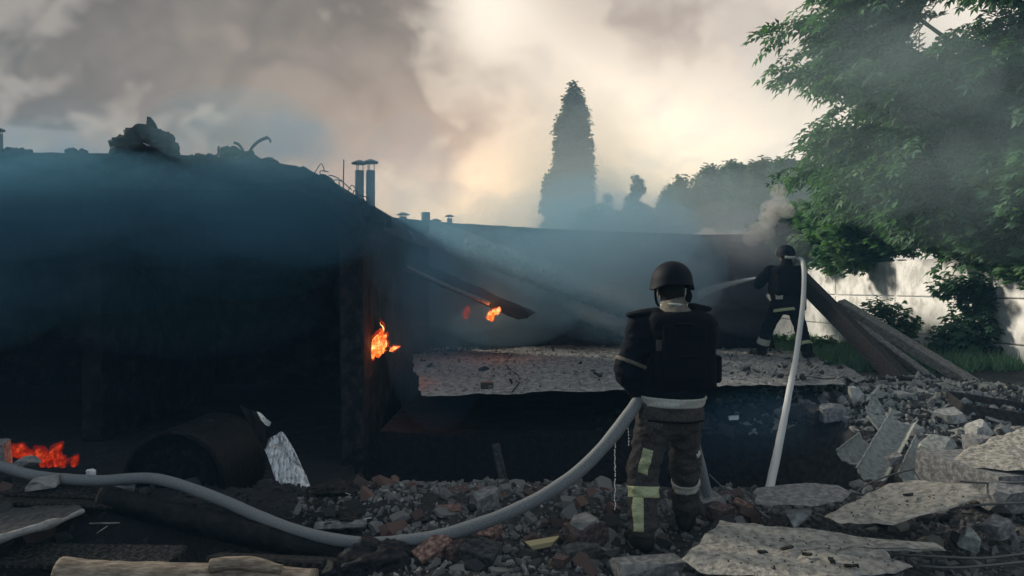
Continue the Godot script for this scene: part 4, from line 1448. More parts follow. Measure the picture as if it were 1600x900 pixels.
func build_roof_scrap() -> void:
	var w := thing("burnt_wreck", "mound of burnt crumpled scrap metal with a torn upright fin on the roof edge", "wreck", Vector3(-4.27, 3.18, -9.0))
	var h := put("hulk", crumple(Vector3(0.30, 0.24, 0.3), 0.34, 2.0, 26), M.ash_roof, w)
	h.position = Vector3(-0.02, 0.13, 0)
	h = put("hulk", crumple(Vector3(0.19, 0.15, 0.22), 0.4, 7.0), M.ash_roof, w)
	h.position = Vector3(-0.17, 0.12, 0.05)
	h = put("hulk", crumple(Vector3(0.16, 0.15, 0.2), 0.4, 11.0), M.ash_roof, w)
	h.position = Vector3(0.18, 0.17, 0.02)
	put("torn_fin", extruded(PackedVector2Array([Vector2(-0.05, 0.25), Vector2(0.02, 0.36), Vector2(0.035, 0.50), Vector2(0.07, 0.495), Vector2(0.12, 0.43), Vector2(0.19, 0.28), Vector2(0.2, 0.2)]), 0.06, 0.03), M.ash_roof, w)
	put("bent_strip", wire([Vector3(-0.2, 0.30, 0.1), Vector3(-0.13, 0.29, 0.1), Vector3(-0.08, 0.24, 0.1)], 0.012), M.ash_roof, w)
	put("pale_strip", block(Vector3(0.12, 0.02, 0.03), 0.005), M.sheet_metal, w).transform = Transform3D(Basis.from_euler(Vector3(0, 0, -0.35)), Vector3(0.13, 0.13, 0.26))
	put("frame_bar", wire([Vector3(0.26, 0.06, 0.1), Vector3(0.42, 0.03, 0.1), Vector3(0.62, -0.01, 0.1)], 0.02), M.ash_roof, w)
	var t := thing("twisted_frame", "low tangle of twisted metal bars between the mound and the hook on the roof", "scrap", Vector3(-3.45, 3.15, -8.9))
	put("bar", wire([Vector3(-0.32, 0.03, 0), Vector3(-0.15, 0.07, 0), Vector3(-0.02, 0.06, 0), Vector3(0.05, 0.08, 0), Vector3(0.06, 0.18, 0)], 0.014), M.iron, t)
	put("bar", wire([Vector3(-0.3, 0.0, 0.05), Vector3(0.0, 0.01, 0.05), Vector3(0.2, 0.02, 0.05)], 0.014), M.iron, t)
	put("scrap_lump", crumple(Vector3(0.12, 0.1, 0.1), 0.4, 17.0, 16), M.ash_roof, t).position = Vector3(0.2, 0.07, 0)
	put("scrap_lump", crumple(Vector3(0.1, 0.07, 0.1), 0.4, 19.0, 16), M.ash_roof, t).position = Vector3(0.34, 0.05, 0)
	put("curved_strip", wire([Vector3(0.24, 0.22, 0), Vector3(0.3, 0.19, 0), Vector3(0.35, 0.1, 0), Vector3(0.36, 0.0, 0)], 0.017), M.iron, t)
	var k := thing("bent_hook", "bent metal arm curling up like a hook on the roof edge", "scrap", Vector3(-3.02, 3.12, -8.9))
	put("arm", wire([Vector3(-0.1, 0.0, 0), Vector3(-0.03, 0.12, 0), Vector3(0.02, 0.2, 0), Vector3(0.10, 0.27, 0), Vector3(0.2, 0.31, 0)], 0.02), M.iron, k)
	put("tip", wire([Vector3(0.2, 0.31, 0), Vector3(0.225, 0.28, 0), Vector3(0.23, 0.25, 0)], 0.012), M.iron, k)
	put("scrap_lump", crumple(Vector3(0.1, 0.08, 0.1), 0.5, 23.0, 16), M.ash_roof, k).position = Vector3(-0.03, 0.06, 0)
	put("brace", wire([Vector3(-0.16, 0.0, 0), Vector3(-0.08, 0.1, 0), Vector3(0.0, 0.13, 0)], 0.016), M.iron, k)
	put("scrap_lump", crumple(Vector3(0.12, 0.05, 0.1), 0.5, 29.0, 16), M.ash_roof, k).position = Vector3(0.18, 0.02, 0)
	# bits along the roof edge
	var xf := []
	for i in 420:
		var x := -1.62 - pow(rng.randf(), 2.2) * 7.0
		var z := -8.55 - rng.randf() * 1.2
		var y := 3.17 if x < -3.4 else lerpf(3.15, 2.5, pow(clampf((x + 3.4) / 1.8, 0, 1), 1.7))
		var s := R(0.012, 0.05) * (1.5 if x > -2.7 else 0.8)
		xf.append(turned(Vector3(x, y, z), Vector3(s * 1.6, s * 0.8, s)))
	for c in [-5.65, -5.55, -4.95]:
		for k2 in 10:
			xf.append(turned(Vector3(c + R(-0.08, 0.08), 3.2 + R(0, 0.03), -8.7 + R(-0.1, 0.1)), Vector3.ONE * R(0.02, 0.045)))
	var o := many("roof_debris", lump(Vector3.ONE, 5), M.ash_roof, xf)
	tag(o, "crumbled debris along the broken garage roof edge", "debris")
	var ww := thing("roof_wires", "tangled wires curling over the broken roof corner", "wires")
	for i in 9:
		var x := -2.2 + i * 0.07
		var y := lerpf(2.98, 2.55, clampf((x + 2.2) / 0.6, 0.0, 1.0))
		put("wire", wire([Vector3(x, y, -8.6), Vector3(x + R(-0.02, 0.1), y + R(0.05, 0.11), -8.55), Vector3(x + R(0.04, 0.18), y + R(-0.03, 0.06), -8.5)], 0.006, 5, 5), M.iron, ww)

# ---------------------------------------------------------------- burnt tank and torn sheet in the bay
func build_tank() -> void:
	var t := thing("burnt_tank", "round black burnt tank lying on its side in the dark bay", "tank", Vector3(-2.63, 0.03, -6.66))
	t.rotation = Vector3(0.03, -0.10, 0)
	var b := Basis.from_euler(Vector3(-PI / 2, 0, 0))
	var shell := put("shell", lathe([Vector2(0.40, -0.55), Vector2(0.425, -0.552), Vector2(0.43, -0.54), Vector2(0.425, -0.52), Vector2(0.42, 0.0), Vector2(0.425, 0.24), Vector2(0.40, 0.27), Vector2(0.0, 0.28)], 44), M.tank_metal, t)
	shell.transform = Transform3D(b, Vector3(0, 0.12, 0))
	var e := put("end_plate", lathe([Vector2(0, -0.47), Vector2(0.3, -0.475), Vector2(0.40, -0.5), Vector2(0.402, -0.55), Vector2(0.39, -0.55), Vector2(0.385, -0.51), Vector2(0.28, -0.485), Vector2(0.0, -0.482)], 44), M.tank_metal, t)
	e.transform = Transform3D(Basis.from_euler(Vector3(-PI / 2, 0, 0)), Vector3(0, 0.12, 0))
	put("torn_seam", wire([Vector3(0.12, 0.535, 0.12), Vector3(0.10, 0.545, 0.16), Vector3(0.13, 0.525, 0.2), Vector3(0.18, 0.51, 0.21)], 0.008), M.rubber, t)
	# torn bright sheet standing beside it
	var s := thing("torn_sheet", "torn bent sheet of bright metal standing beside the burnt tank", "metal sheet", Vector3(-2.05, 0, -6.3))
	put("folded_sheet", sheet([at(410, 692, 6.35), at(430, 680, 6.4), at(446, 680, 6.38), at(482, 752, 6.2)], [at(440, 778, 6.15), at(462, 772, 6.12), at(471, 768, 6.12), at(484, 760, 6.18)]), M.sheet_metal, s)
	put("folded_sheet", sheet([at(432, 688, 6.42), at(438, 684, 6.45), at(444, 690, 6.4)], [at(443, 712, 6.32), at(449, 712, 6.34), at(452, 708, 6.34)]), M.sheet_metal, s)
	put("dark_blade", sheet([at(374, 632, 6.5), at(384, 638, 6.5), at(396, 642, 6.5)], [at(411, 702, 6.3), at(415, 700, 6.32), at(420, 686, 6.35)]), M.tank_metal, s)
	put("dark_blade", sheet([at(392, 640, 6.48), at(404, 650, 6.48), at(410, 660, 6.46)], [at(412, 690, 6.3), at(418, 688, 6.3), at(420, 680, 6.3)]), M.tank_metal, s)
	put("bright_edge", sheet([at(400, 643, 6.46), at(409, 647, 6.46), at(415, 652, 6.46)], [at(414, 664, 6.4), at(420, 666, 6.4), at(423, 660, 6.4)]), M.sheet_metal, s)
	for c in s.get_children():
		c.position = -s.position

func sheet(a: Array, b: Array) -> ArrayMesh:      # crumpled strip between two edges
	var st := begin()
	var ca := curve(a, 6)
	var cb := curve(b, 6)
	var rows := 14
	var g := []
	for i in rows + 1:
		var r := PackedVector3Array()
		for k in ca.size():
			var p := ca[k].lerp(cb[k], float(i) / rows)
			p += Vector3(0.02, 0.006, 0.03) * fine.get_noise_3dv(p * 1.6) + Vector3(0, 0, 0.012) * fine.get_noise_3dv(p * 4.0)
			r.append(p)
		g.append(r)
	var back := Vector3(0.0, 0.0, -0.006)
	for i in rows:
		for k in ca.size() - 1:
			quad(st, g[i][k], g[i + 1][k], g[i + 1][k + 1], g[i][k + 1])
			quad(st, g[i][k] + back, g[i][k + 1] + back, g[i + 1][k + 1] + back, g[i + 1][k] + back)
	return st.commit()

# ---------------------------------------------------------------- foreground scrap at left
func build_foreground() -> void:
	var pts := curve([at(168, 778, 5.55), at(300, 812, 5.3), at(440, 846, 5.1), at(562, 872, 4.95)], 10)
	single("black_pipe", "thick black pipe slanting down under the hose at the lower left", "pipe", tube(pts, evenly(pts.size(), 0.088), 18, 0.004), M.tank_metal)
	pts = curve([at(95, 898, 4.62), at(210, 903, 4.6), at(340, 906, 4.58), at(492, 912, 4.55)], 12)
	var lg := thing("split_log", "long pale split log lying along the bottom left edge", "log")
	put("wood", tube(pts, evenly(pts.size(), 0.098, 0.088), 18, 0.018), M.wood_log, lg)
	put("torn_bark", tube(curve([at(330, 884, 4.53), at(380, 880, 4.53), at(440, 890, 4.52)], 8), evenly(17, 0.045, 0.03), 10, 0.02), M.wood_log, lg)
	pts = curve([at(664, 892, 4.62), at(715, 898, 4.55), at(800, 915, 4.5)], 8)
	single("steel_pipe", "dull steel pipe end under the red brick at the bottom", "pipe", tube(pts, evenly(pts.size(), 0.05), 16, 0.001), M.tank_metal)
	single("left_slab", "ash-covered slab with a bright broken edge at the left edge", "slab", slab([at(-60, 850, 4.75), at(0, 838, 4.75), at(70, 822, 4.9), at(132, 797, 5.15), at(120, 788, 5.5), at(0, 786, 5.7), at(-60, 790, 5.7)], 0.14, 0.03, 0.03, 14, 0.05), M.dark_concrete)
	var e := single("slab_edge", "bright crumbled mortar edge along the ash-covered slab", "mortar", tube(curve([at(-20, 846, 4.72), at(50, 828, 4.82), at(100, 812, 4.98), at(130, 799, 5.12)], 10), evenly(31, 0.028, 0.018), 8, 0.03), M.pale_concrete)
	beam("charred_board", "upper long charred board lying left under the hose", "board", at(-40, 764, 5.9), at(205, 772, 5.7), 0.2, 0.04, M.wood_charred, 0.1)
	beam("charred_board", "lower charred board with ash lying left of the black pipe", "board", at(-30, 782, 5.7), at(190, 790, 5.5), 0.16, 0.04, M.wood_charred, -0.1)
	beam("ash_stick", "short ash-grey stick end under the hose crest", "stick", at(160, 767, 5.6), at(214, 762, 5.7), 0.05, 0.05, M.grey_concrete, 0.2)
	beam("broken_lath", "thin broken lath pointing right from the slab end", "lath", at(135, 818, 5.0), at(192, 817, 5.1), 0.02, 0.018, M.wood_grey)
	beam("broken_lath", "thin broken lath slanting under the first one", "lath", at(147, 836, 4.95), at(172, 819, 5.05), 0.02, 0.016, M.wood_grey)
	beam("charred_board", "dark board end lying on the bottom left behind the log", "board", at(20, 868, 4.9), at(280, 872, 4.8), 0.25, 0.05, M.wood_charred, 0.2)
	beam("charred_board", "dark board running from the melted heap toward the log", "board", at(330, 872, 4.85), at(520, 880, 4.75), 0.2, 0.05, M.wood_charred, -0.2)
	var m := thing("melted_heap", "black melted rubber heap under the lowest sag of the hose", "heap", at(596, 886, 4.7))
	put("mass", crumple(Vector3(0.23, 0.15, 0.2), 0.35, 41.0, 30), M.rubber, m)
	put("lump", crumple(Vector3(0.13, 0.1, 0.14), 0.45, 47.0, 22), M.rubber, m).position = Vector3(-0.2, -0.03, 0.05)
	put("lump", crumple(Vector3(0.1, 0.09, 0.1), 0.45, 53.0, 22), M.rubber, m).position = Vector3(0.18, -0.02, 0.05)
	# burnt cloth-like heap right of the tank
	for q in [[525, 768, 5.95, 0.17, 0.055, 61.0, "crumpled ashen sheet heap right of the bright torn metal"], [580, 775, 5.95, 0.15, 0.06, 67.0, "dark crumpled heap beside the ashen sheet"], [640, 790, 5.8, 0.14, 0.06, 71.0, "dark burnt heap left of the upper bricks"], [500, 795, 5.75, 0.2, 0.05, 73.0, "flat charred heap just behind the hose sag"], [560, 812, 5.5, 0.2, 0.05, 79.0, "flat ash-topped heap nearest the hose sag"], [620, 815, 5.5, 0.18, 0.07, 83.0, "black heap under the left brick pieces"]]:
		single("burnt_heap", q[6], "heap", crumple(Vector3(q[3], q[4], q[3] * 0.8), 0.6, q[5], 30), M.wood_charred, at(q[0], q[1], q[2]))
	beam("ash_plank", "ash-white crusted plank lying behind the lowest hose sag", "plank", at(490, 822, 5.35), at(575, 818, 5.35), 0.08, 0.035, M.grey_concrete, 0.3)
	beam("white_splinter", "short white splinter on the ashen heap", "splinter", at(536, 769, 5.75), at(552, 774, 5.75), 0.018, 0.014, M.white_scrap)
	beam("white_splinter", "white splinter behind the ash-white plank", "splinter", at(564, 812, 5.3), at(585, 808, 5.3), 0.02, 0.014, M.white_scrap)
	beam("white_splinter", "curved white splinter above the plank", "splinter", at(488, 800, 5.5), at(532, 796, 5.5), 0.02, 0.014, M.grey_concrete)

# ---------------------------------------------------------------- rubble
func build_rubble() -> void:
	var marks := []
	# pieces one can point at
	var fixed := [
		["brick", 678, 862, 4.72, Vector3(.115, .06, .065), Vector3(0.35, 0.7, 0.5), "brick_red", "orange-red brick tipped up on the steel pipe end", 0],
		["brick", 714, 862, 4.75, Vector3(.07, .075, .07), Vector3(0.2, 0.3, 0.2), "brick_dark", "dark half brick between the red brick and the grey block", 2],
		["cinder_block", 750, 868, 4.72, Vector3(.11, .075, .09), Vector3(0.25, -0.35, -0.22), "dark_concrete", "grey smooth-topped block right of the dark half brick", 0],
		["brick", 707, 778, 5.85, Vector3(.13, .065, .07), Vector3(0.1, 0.3, 0.12), "brick_dark", "long dark brick topping the heap behind the hose", 1],
		["brick", 702, 806, 5.45, Vector3(.085, .065, .065), Vector3(0.1, 0.15, 0.05), "brick_red", "sooty red brick standing behind the hose", 1],
		["mortar_cone", 758, 790, 5.55, Vector3(.08, .1, .07), Vector3(0.1, 0.5, 0.1), "grey_concrete", "pointed pale mortar lump behind the hose", 7],
		["brick", 779, 780, 5.75, Vector3(.06, .055, .05), Vector3(0.4, 0.5, 0.3), "brick_red", "pinkish red brick half beside the pointed mortar lump", 2],
		["brick", 765, 832, 4.95, Vector3(.09, .03, .06), Vector3(0.1, 0.8, 0.3), "brick_red", "flat red brick sliver in front of the rising hose", 2],
		["mortar_chunk", 913, 828, 5.05, Vector3(.1, .075, .08), Vector3(0.1, 0.4, 0.1), "brick_dark", "dark chunk capped with white mortar left of the front boots", 5],
		["yellow_scrap", 848, 848, 4.9, Vector3(.09, .012, .035), Vector3(0.1, 0.2, 0.12), "straw", "yellowish splintered scrap in the rubble", 3],
		["mortar_chunk", 822, 774, 5.95, Vector3(.055, .065, .05), Vector3(0, 0.3, 0), "grey_concrete", "rough grey chunk at the top of the heap under the hose", 6],
		["mortar_chunk", 1008, 890, 4.62, Vector3(.16, .06, .1), Vector3(0.05, 0.3, 0), "grey_concrete", "bluish grey block cut by the bottom edge left of the front slab", 3],
		["brick", 1160, 792, 5.55, Vector3(.07, .033, .04), Vector3(0.2, -0.7, -0.35), "brick_red", "red brick piece beside the mossy chunk's left end", 1],
		["mortar_chunk", 1125, 803, 5.4, Vector3(.055, .05, .055), Vector3(0.2, 0.5, 0.2), "brick_dark", "reddish speckled lump right of the rear boot", 6],
		["mortar_chunk", 1112, 788, 5.6, Vector3(.07, .06, .06), Vector3(0.3, 0.1, 0.2), "grey_concrete", "grey chunk behind the reddish lump by the rear boot", 6],
		["brick", 905, 862, 4.75, Vector3(.1, .04, .06), Vector3(0.1, 0.4, 0.1), "dark_concrete", "flat dark block in the rubble before the boots", 2],
		["mortar_chunk", 1555, 825, 4.9, Vector3(.07, .04, .055), Vector3(0.1, 0.4, 0.1), "grey_concrete", "pale chunk under the tilted slab at the right edge", 5],
		["mortar_chunk", 1515, 842, 4.75, Vector3(.06, .035, .05), Vector3(0.2, 0.9, 0.1), "asbestos", "light chunk in the shadow gap of the tilted slab", 5],
		["mortar_chunk", 1568, 776, 5.15, Vector3(.1, .06, .08), Vector3(0.2, 0.2, 0.1), "grey_concrete", "grey block right of the tilted slab's tip", 5],
		["mortar_chunk", 1396, 718, 6.9, Vector3(.05, .035, .045), Vector3(0.2, 0.2, 0.4), "grey_concrete", "grey lump between the two trough tiles", 5],
		["mortar_chunk", 1483, 650, 8.3, Vector3(.15, .04, .1), Vector3(0.1, 0.2, 0.1), "plaster_white", "white-crusted flat lump near the rusty box", 5],
		["mortar_chunk", 1528, 671, 7.7, Vector3(.08, .05, .07), Vector3(0.1, 0.2, 0.3), "plaster_white", "small white lump in front of the rusty box", 5],
		["mortar_chunk", 1526, 690, 7.2, Vector3(.12, .045, .08), Vector3(0.1, 0.3, 0.1), "grey_concrete", "flat grey lump below the small white lump", 4],
		["mortar_chunk", 1462, 700, 6.9, Vector3(.12, .06, .1), Vector3(0.3, 0.6, 0.35), "asbestos", "pyramid-like pale fragment on the bank", 6],
		["mortar_chunk", 1335, 622, 8.9, Vector3(.06, .1, .06), Vector3(0.1, 0.2, 0.1), "plaster_white", "upright white chunk at the left of the bank", 4],
		["mortar_chunk", 1300, 645, 8.6, Vector3(.12, .06, .1), Vector3(0.1, 0.2, 0.1), "grey_concrete", "grey chunk on the ledge right of the white paper", 5],
		["mortar_chunk", 1265, 646, 8.7, Vector3(.1, .07, .1), Vector3(0.2, 0.7, 0.1), "dark_concrete", "dark lump on the ledge beside the white paper", 5],
		["ash_mound", -8, 716, 7.0, Vector3(.11, .12, .11), Vector3(0.1, 0.2, 0.1), "grey_concrete", "grey mound at the left edge beside the red flames", 7],
		["white_crumb", 40, 722, 6.4, Vector3(.11, .025, .06), Vector3(0.1, 0.2, 0.1), "pale_concrete", "white crust under the flames just behind the hose", 6],
		["white_crumb", 142, 739, 5.95, Vector3(.025, .02, .02), Vector3(0.1, 0.2, 0.1), "white_scrap", "tiny white crumb lying on the hose", 5],
		["white_crumb", 62, 755, 5.75, Vector3(.1, .025, .05), Vector3(0.1, 0.2, 0.1), "pale_concrete", "white crust on the charred boards at left", 6],
	]
	for e in fixed:
		var h: Vector3 = e[4]
		var mesh := broken_brick(h, e[8]) if e[0] in ["brick", "cinder_block"] else lump(h * 1.25, maxi(3, e[8] + 3))
		var o := single(e[0], e[7], e[0].replace("_", " "), mesh, M[e[6]], at(e[1], e[2], e[3]))
		o.rotation = e[5]
		marks.append([o.position, e[7]])
		if (e[7] as String).begins_with("dark chunk capped"):
			put("mortar_cap", lump(Vector3(.1, .022, .075), 7), M.pale_concrete, o).position = Vector3(0, 0.065, 0.01)
	# countable pieces scattered over the heaps
	var shapes := {}
	for k in 12:
		shapes["lump_%d" % k] = lump(Vector3(R(0.7, 1.0), R(0.45, 0.8), R(0.6, 1.0)), 7 + k % 4)
	for k in 6:
		shapes["brick_%d" % k] = broken_brick(Vector3(1.0, 0.5, 0.52), 1 + k % 3)
	for k in 4:
		shapes["plate_%d" % k] = lump(Vector3(1.0, 0.16, 0.75), 5)
	# [how many, x0, x1, z0, z1, size0, size1, kinds, label stem, group]
	var zones := [
		[60, -1.35, 0.75, -6.35, -5.1, .03, .075, ["grey_concrete", "dark_concrete", "brick_dark", ("brick_red" if rng.randf() < 0.0 else "grey_concrete")], "of the heap between the hose and the pit", "rubble pieces in the middle heap"],
		[55, -0.35, 1.0, -5.1, -4.5, .025, .06, ["grey_concrete", "dark_concrete", "dark_concrete", "brick_dark"], "in the flat rubble left of the front firefighter's boots", "rubble pieces before the boots"],
		[38, 0.95, 1.75, -6.2, -4.75, .03, .07, ["grey_concrete", "dark_concrete", "grey_concrete", "brick_dark"], "round the front firefighter's right boot", "rubble pieces round the right boot"],
		[105, 2.95, 5.6, -9.3, -6.3, .04, .10, ["grey_concrete", "asbestos", "asbestos", "plaster_white"], "on the rubble bank right of the pit", "rubble pieces on the right bank"],
		[30, 1.7, 3.9, -9.5, -8.75, .05, .10, ["dark_concrete", "grey_concrete", "dark_concrete", "dark_concrete"], "on the dim ledge under the wide slab", "rubble pieces on the ledge"],
		[40, 2.4, 4.2, -6.2, -4.6, .03, .07, ["grey_concrete", "dark_concrete", "concrete", "grey_concrete"], "between the broken slabs at the lower right", "rubble pieces between the right slabs"],
		[45, -4.2, -1.2, -6.6, -4.8, .03, .08, ["dark_concrete", "wood_charred", "dark_concrete", "brick_dark"], "in the burnt scrap at the lower left", "burnt pieces at the lower left"],
		[40, 2.2, 4.6, -13.8, -9.2, .02, .05, ["dark_concrete", "grey_concrete", "grey_concrete", "dark_concrete"], "lying on the right end of the wide slab", "crumbs on the wide slab"]]
	var tone := {"grey_concrete": "grey", "dark_concrete": "dark", "brick_dark": "dark brown", "brick_red": "red", "asbestos": "greenish grey", "plaster_white": "whitish", "wood_charred": "charred black", "concrete": "sandy"}
	for zi in zones.size():
		var zn: Array = zones[zi]
		for i in zn[0]:
			var x := R(zn[1], zn[2])
			var z := R(zn[3], zn[4])
			if steep(x, z) or Vector2(x - 0.84, z + 4.93).length() < 0.2 or Vector2(x - 0.84, z + 4.7).length() < 0.2 or Vector2(x - 1.2, z + 5.3).length() < 0.22:
				continue
			var s := R(zn[5], zn[6]) * (1.0 if rng.randf() < 0.75 else 1.35)
			var mk: String = zn[7][rng.randi() % 4]
			if zi == 0 and rng.randf() < 0.15:
				mk = "brick_red"
			var is_brick: bool = mk.begins_with("brick")
			var flat := rng.randf() < (0.5 if zi == 3 else 0.25) and not is_brick
			var y := ground_h(x, z) + s * R(0.1, 0.45)
			if zi == 7:
				y = 0.60 + s * 0.3
			elif zi == 3 and x < 3.4 and z < -6.6:
				y += 0.05
			var o := put("brick_piece" if is_brick else ("flat_fragment" if flat else "rubble_chunk"), shapes["brick_%d" % (rng.randi() % 6)] if is_brick else (shapes["plate_%d" % (rng.randi() % 4)] if flat else shapes["lump_%d" % (rng.randi() % 12)]), M[mk])
			o.transform = turned(Vector3(x, y, z), Vector3(s * R(0.8, 1.3), s, s * R(0.8, 1.2)), 0.22 if not flat else 0.15)
			tag(o, where(o.position, s, ["", "", "", "dusty ", "dim ", "", "burnt ", ""][zi] + "%s %s" % [tone[mk], "brick piece" if is_brick else ("flat fragment" if flat else "rubble chunk")], marks), "brick" if is_brick else "rubble", zn[9] + (", " + tone[mk]) + (" flat" if flat else ""))
	# fine rubble nobody could count
	var base := lump(Vector3(1, 0.6, 0.8), 7)
	var base2 := lump(Vector3(1.1, 0.32, 0.8), 6)
	var bi := 0
	var beds := [
		["fine_rubble", "fine broken rubble covering the ground round the front firefighter", 5200, -1.6, 2.3, -6.45, -4.2, .006, .028, M.grey_concrete, "g"],
		["fine_rubble", "fine grey rubble covering the bank right of the pit", 4400, 2.7, 6.4, -10.6, -6.2, .010, .05, M.asbestos, "g"],
		["fine_rubble", "sooty fine rubble filling the gaps of the right bank", 2000, 2.7, 6.4, -10.6, -6.2, .010, .05, M.dark_concrete, "g"],
		["fine_rubble", "thin pale flakes lying over the right bank", 1300, 2.9, 5.8, -10.0, -6.3, .015, .07, M.pale_concrete, "g"],
		["fine_rubble", "thin pale flakes in the rubble round the front boots", 800, -1.4, 2.2, -6.3, -4.3, .008, .03, M.pale_concrete, "g"],
		["fine_rubble", "fine sooty rubble on the ledge under the wide slab", 1600, 1.0, 4.2, -10.0, -8.7, .012, .05, M.dark_concrete, "g"],
		["fine_rubble", "fine rubble between the slabs at the lower right", 2600, 1.9, 4.6, -6.3, -4.1, .006, .03, M.grey_concrete, "g"],
		["burnt_litter", "fine burnt litter covering the ground at the lower left", 4200, -4.6, -1.2, -6.8, -4.2, .006, .03, M.dark_concrete, "g"],
		["slab_crumbs", "crumbs and dust scattered over the wide fallen slab", 4200, -1.5, 4.9, -14.2, -8.2, .005, .02, M.pale_concrete, "mid"],
		["roofing_flakes", "torn dark flakes of roofing felt on the wide fallen slab", 130, -1.5, 4.9, -14.2, -8.2, .010, .05, M.dark_concrete, "mid"],
		["far_rubble", "broken rubble where the far roof panel came down", 1500, 0.2, 3.4, -16.6, -13.6, .02, .09, M.dark_concrete, "g"]]
	for b in beds:
		var xf := []
		for i in b[2]:
			var x := R(b[3], b[4])
			var z := R(b[5], b[6])
			if coarse.get_noise_2d(x * 4.0, z * 4.0 + 30.0) < R(-0.6, 0.1):
				continue
			if b[10] == "g" and steep(x, z):
				continue
			var s := lerpf(b[7], b[8], pow(rng.randf(), 2.5))
			var y := ground_h(x, z)
			if b[10] == "mid":
				var left := lerpf(-0.9, -1.62, (z + 8.0) / -4.8)
				if x < left or z > -8.15 - (x + 0.9) * 0.2 or x > 4.1 + (z + 9.1) * -0.25:
					continue
				y = 0.595
			xf.append(turned(Vector3(x, y + s * 0.25, z), Vector3(s * R(0.8, 1.8), s * R(0.6, 1), s)))
		var o := many(b[0], [base, base2][bi % 2], b[9], xf)
		tag(o, b[1], "rubble")
		bi += 1
	# dark flecks and splinters on the sandy slabs
	var fl := []
	for i in 60:
		var p := gp(R(1110, 1400), R(838, 890), 0.2)
		fl.append(turned(p, Vector3(R(.003, .009), R(.002, .005), R(.003, .007)), 0.2))
	for i in 34:
		var t := R(0.05, 0.95)
		var p := gp(1310, 805, 0.255).lerp(gp(1515, 768, 0.405), t) + Vector3(R(-0.1, 0.1), 0.005, R(-0.16, 0.16)) * (0.4 + 0.6 * sin(t * PI))
		fl.append(turned(p, Vector3(R(.003, .008), R(.002, .005), R(.003, .007)), 0.2))
	tag(many("dark_flecks", base, M.wood_charred, fl), "small dark flecks scattered on the sandy front slabs", "debris")
	var twig := []
	for e in [[1232, 856, 0.5, .09, "longest dark bark splinter on the middle of the front slab"], [1300, 876, 1.4, .07, "dark bark splinter lying crosswise near the front slab's lower edge"], [1330, 884, 0.1, .08, "dark bark splinter on the front slab nearest its protruding bars"], [1190, 862, 0.2, .06, "dark bark splinter on the left part of the front slab"], [1262, 866, -0.3, .05, "shortest dark bark splinter on the front slab"], [1420, 773, 0.4, .07, "dark bark splinter on the tilted sandy slab"]]:
		var o := single("bark_splinter", e[4], "splinter", lump(Vector3(e[3] * 0.6, 0.006, 0.013), 5), M.wood_charred, gp(e[0], e[1], 0.205 if e[1] > 800 else 0.36), "bark splinters on the sandy slabs")
		o.rotation.y = e[2]

# says which of the scattered pieces this is: its size, tone and the nearest piece one can point at
func where(p: Vector3, s: float, what: String, marks: Array) -> String:
	var best: Array = marks[0]
	for m in marks:
		if (m[0] as Vector3).distance_to(p) < (best[0] as Vector3).distance_to(p):
			best = m
	var d: Vector3 = p - best[0]
	var side := ("right of" if d.x > 0 else "left of") if absf(d.x) > absf(d.z) else ("in front of" if d.z > 0 else "behind")
	var far := "just " if d.length() < 0.3 else ("well " if d.length() > 0.8 else "")
	var words := (best[1] as String).split(" ")
	words = words.slice(0, mini(words.size(), 5))
	while words.size() > 2 and words[-1] in ["the", "on", "of", "a", "at", "in", "by", "to", "with", "under", "behind", "between", "beside", "left", "right", "up", "out", "and", "over", "lying", "standing", "before", "two", "white", "red", "near", "tilted", "rising", "small", "front", "rear"]:
		words = words.slice(0, words.size() - 1)
	var size := "tiny" if s < 0.035 else ("small" if s < 0.05 else ("middling" if s < 0.075 else "large"))
	return "%s %s %s%s the %s" % [size, what, far, side, " ".join(words)]

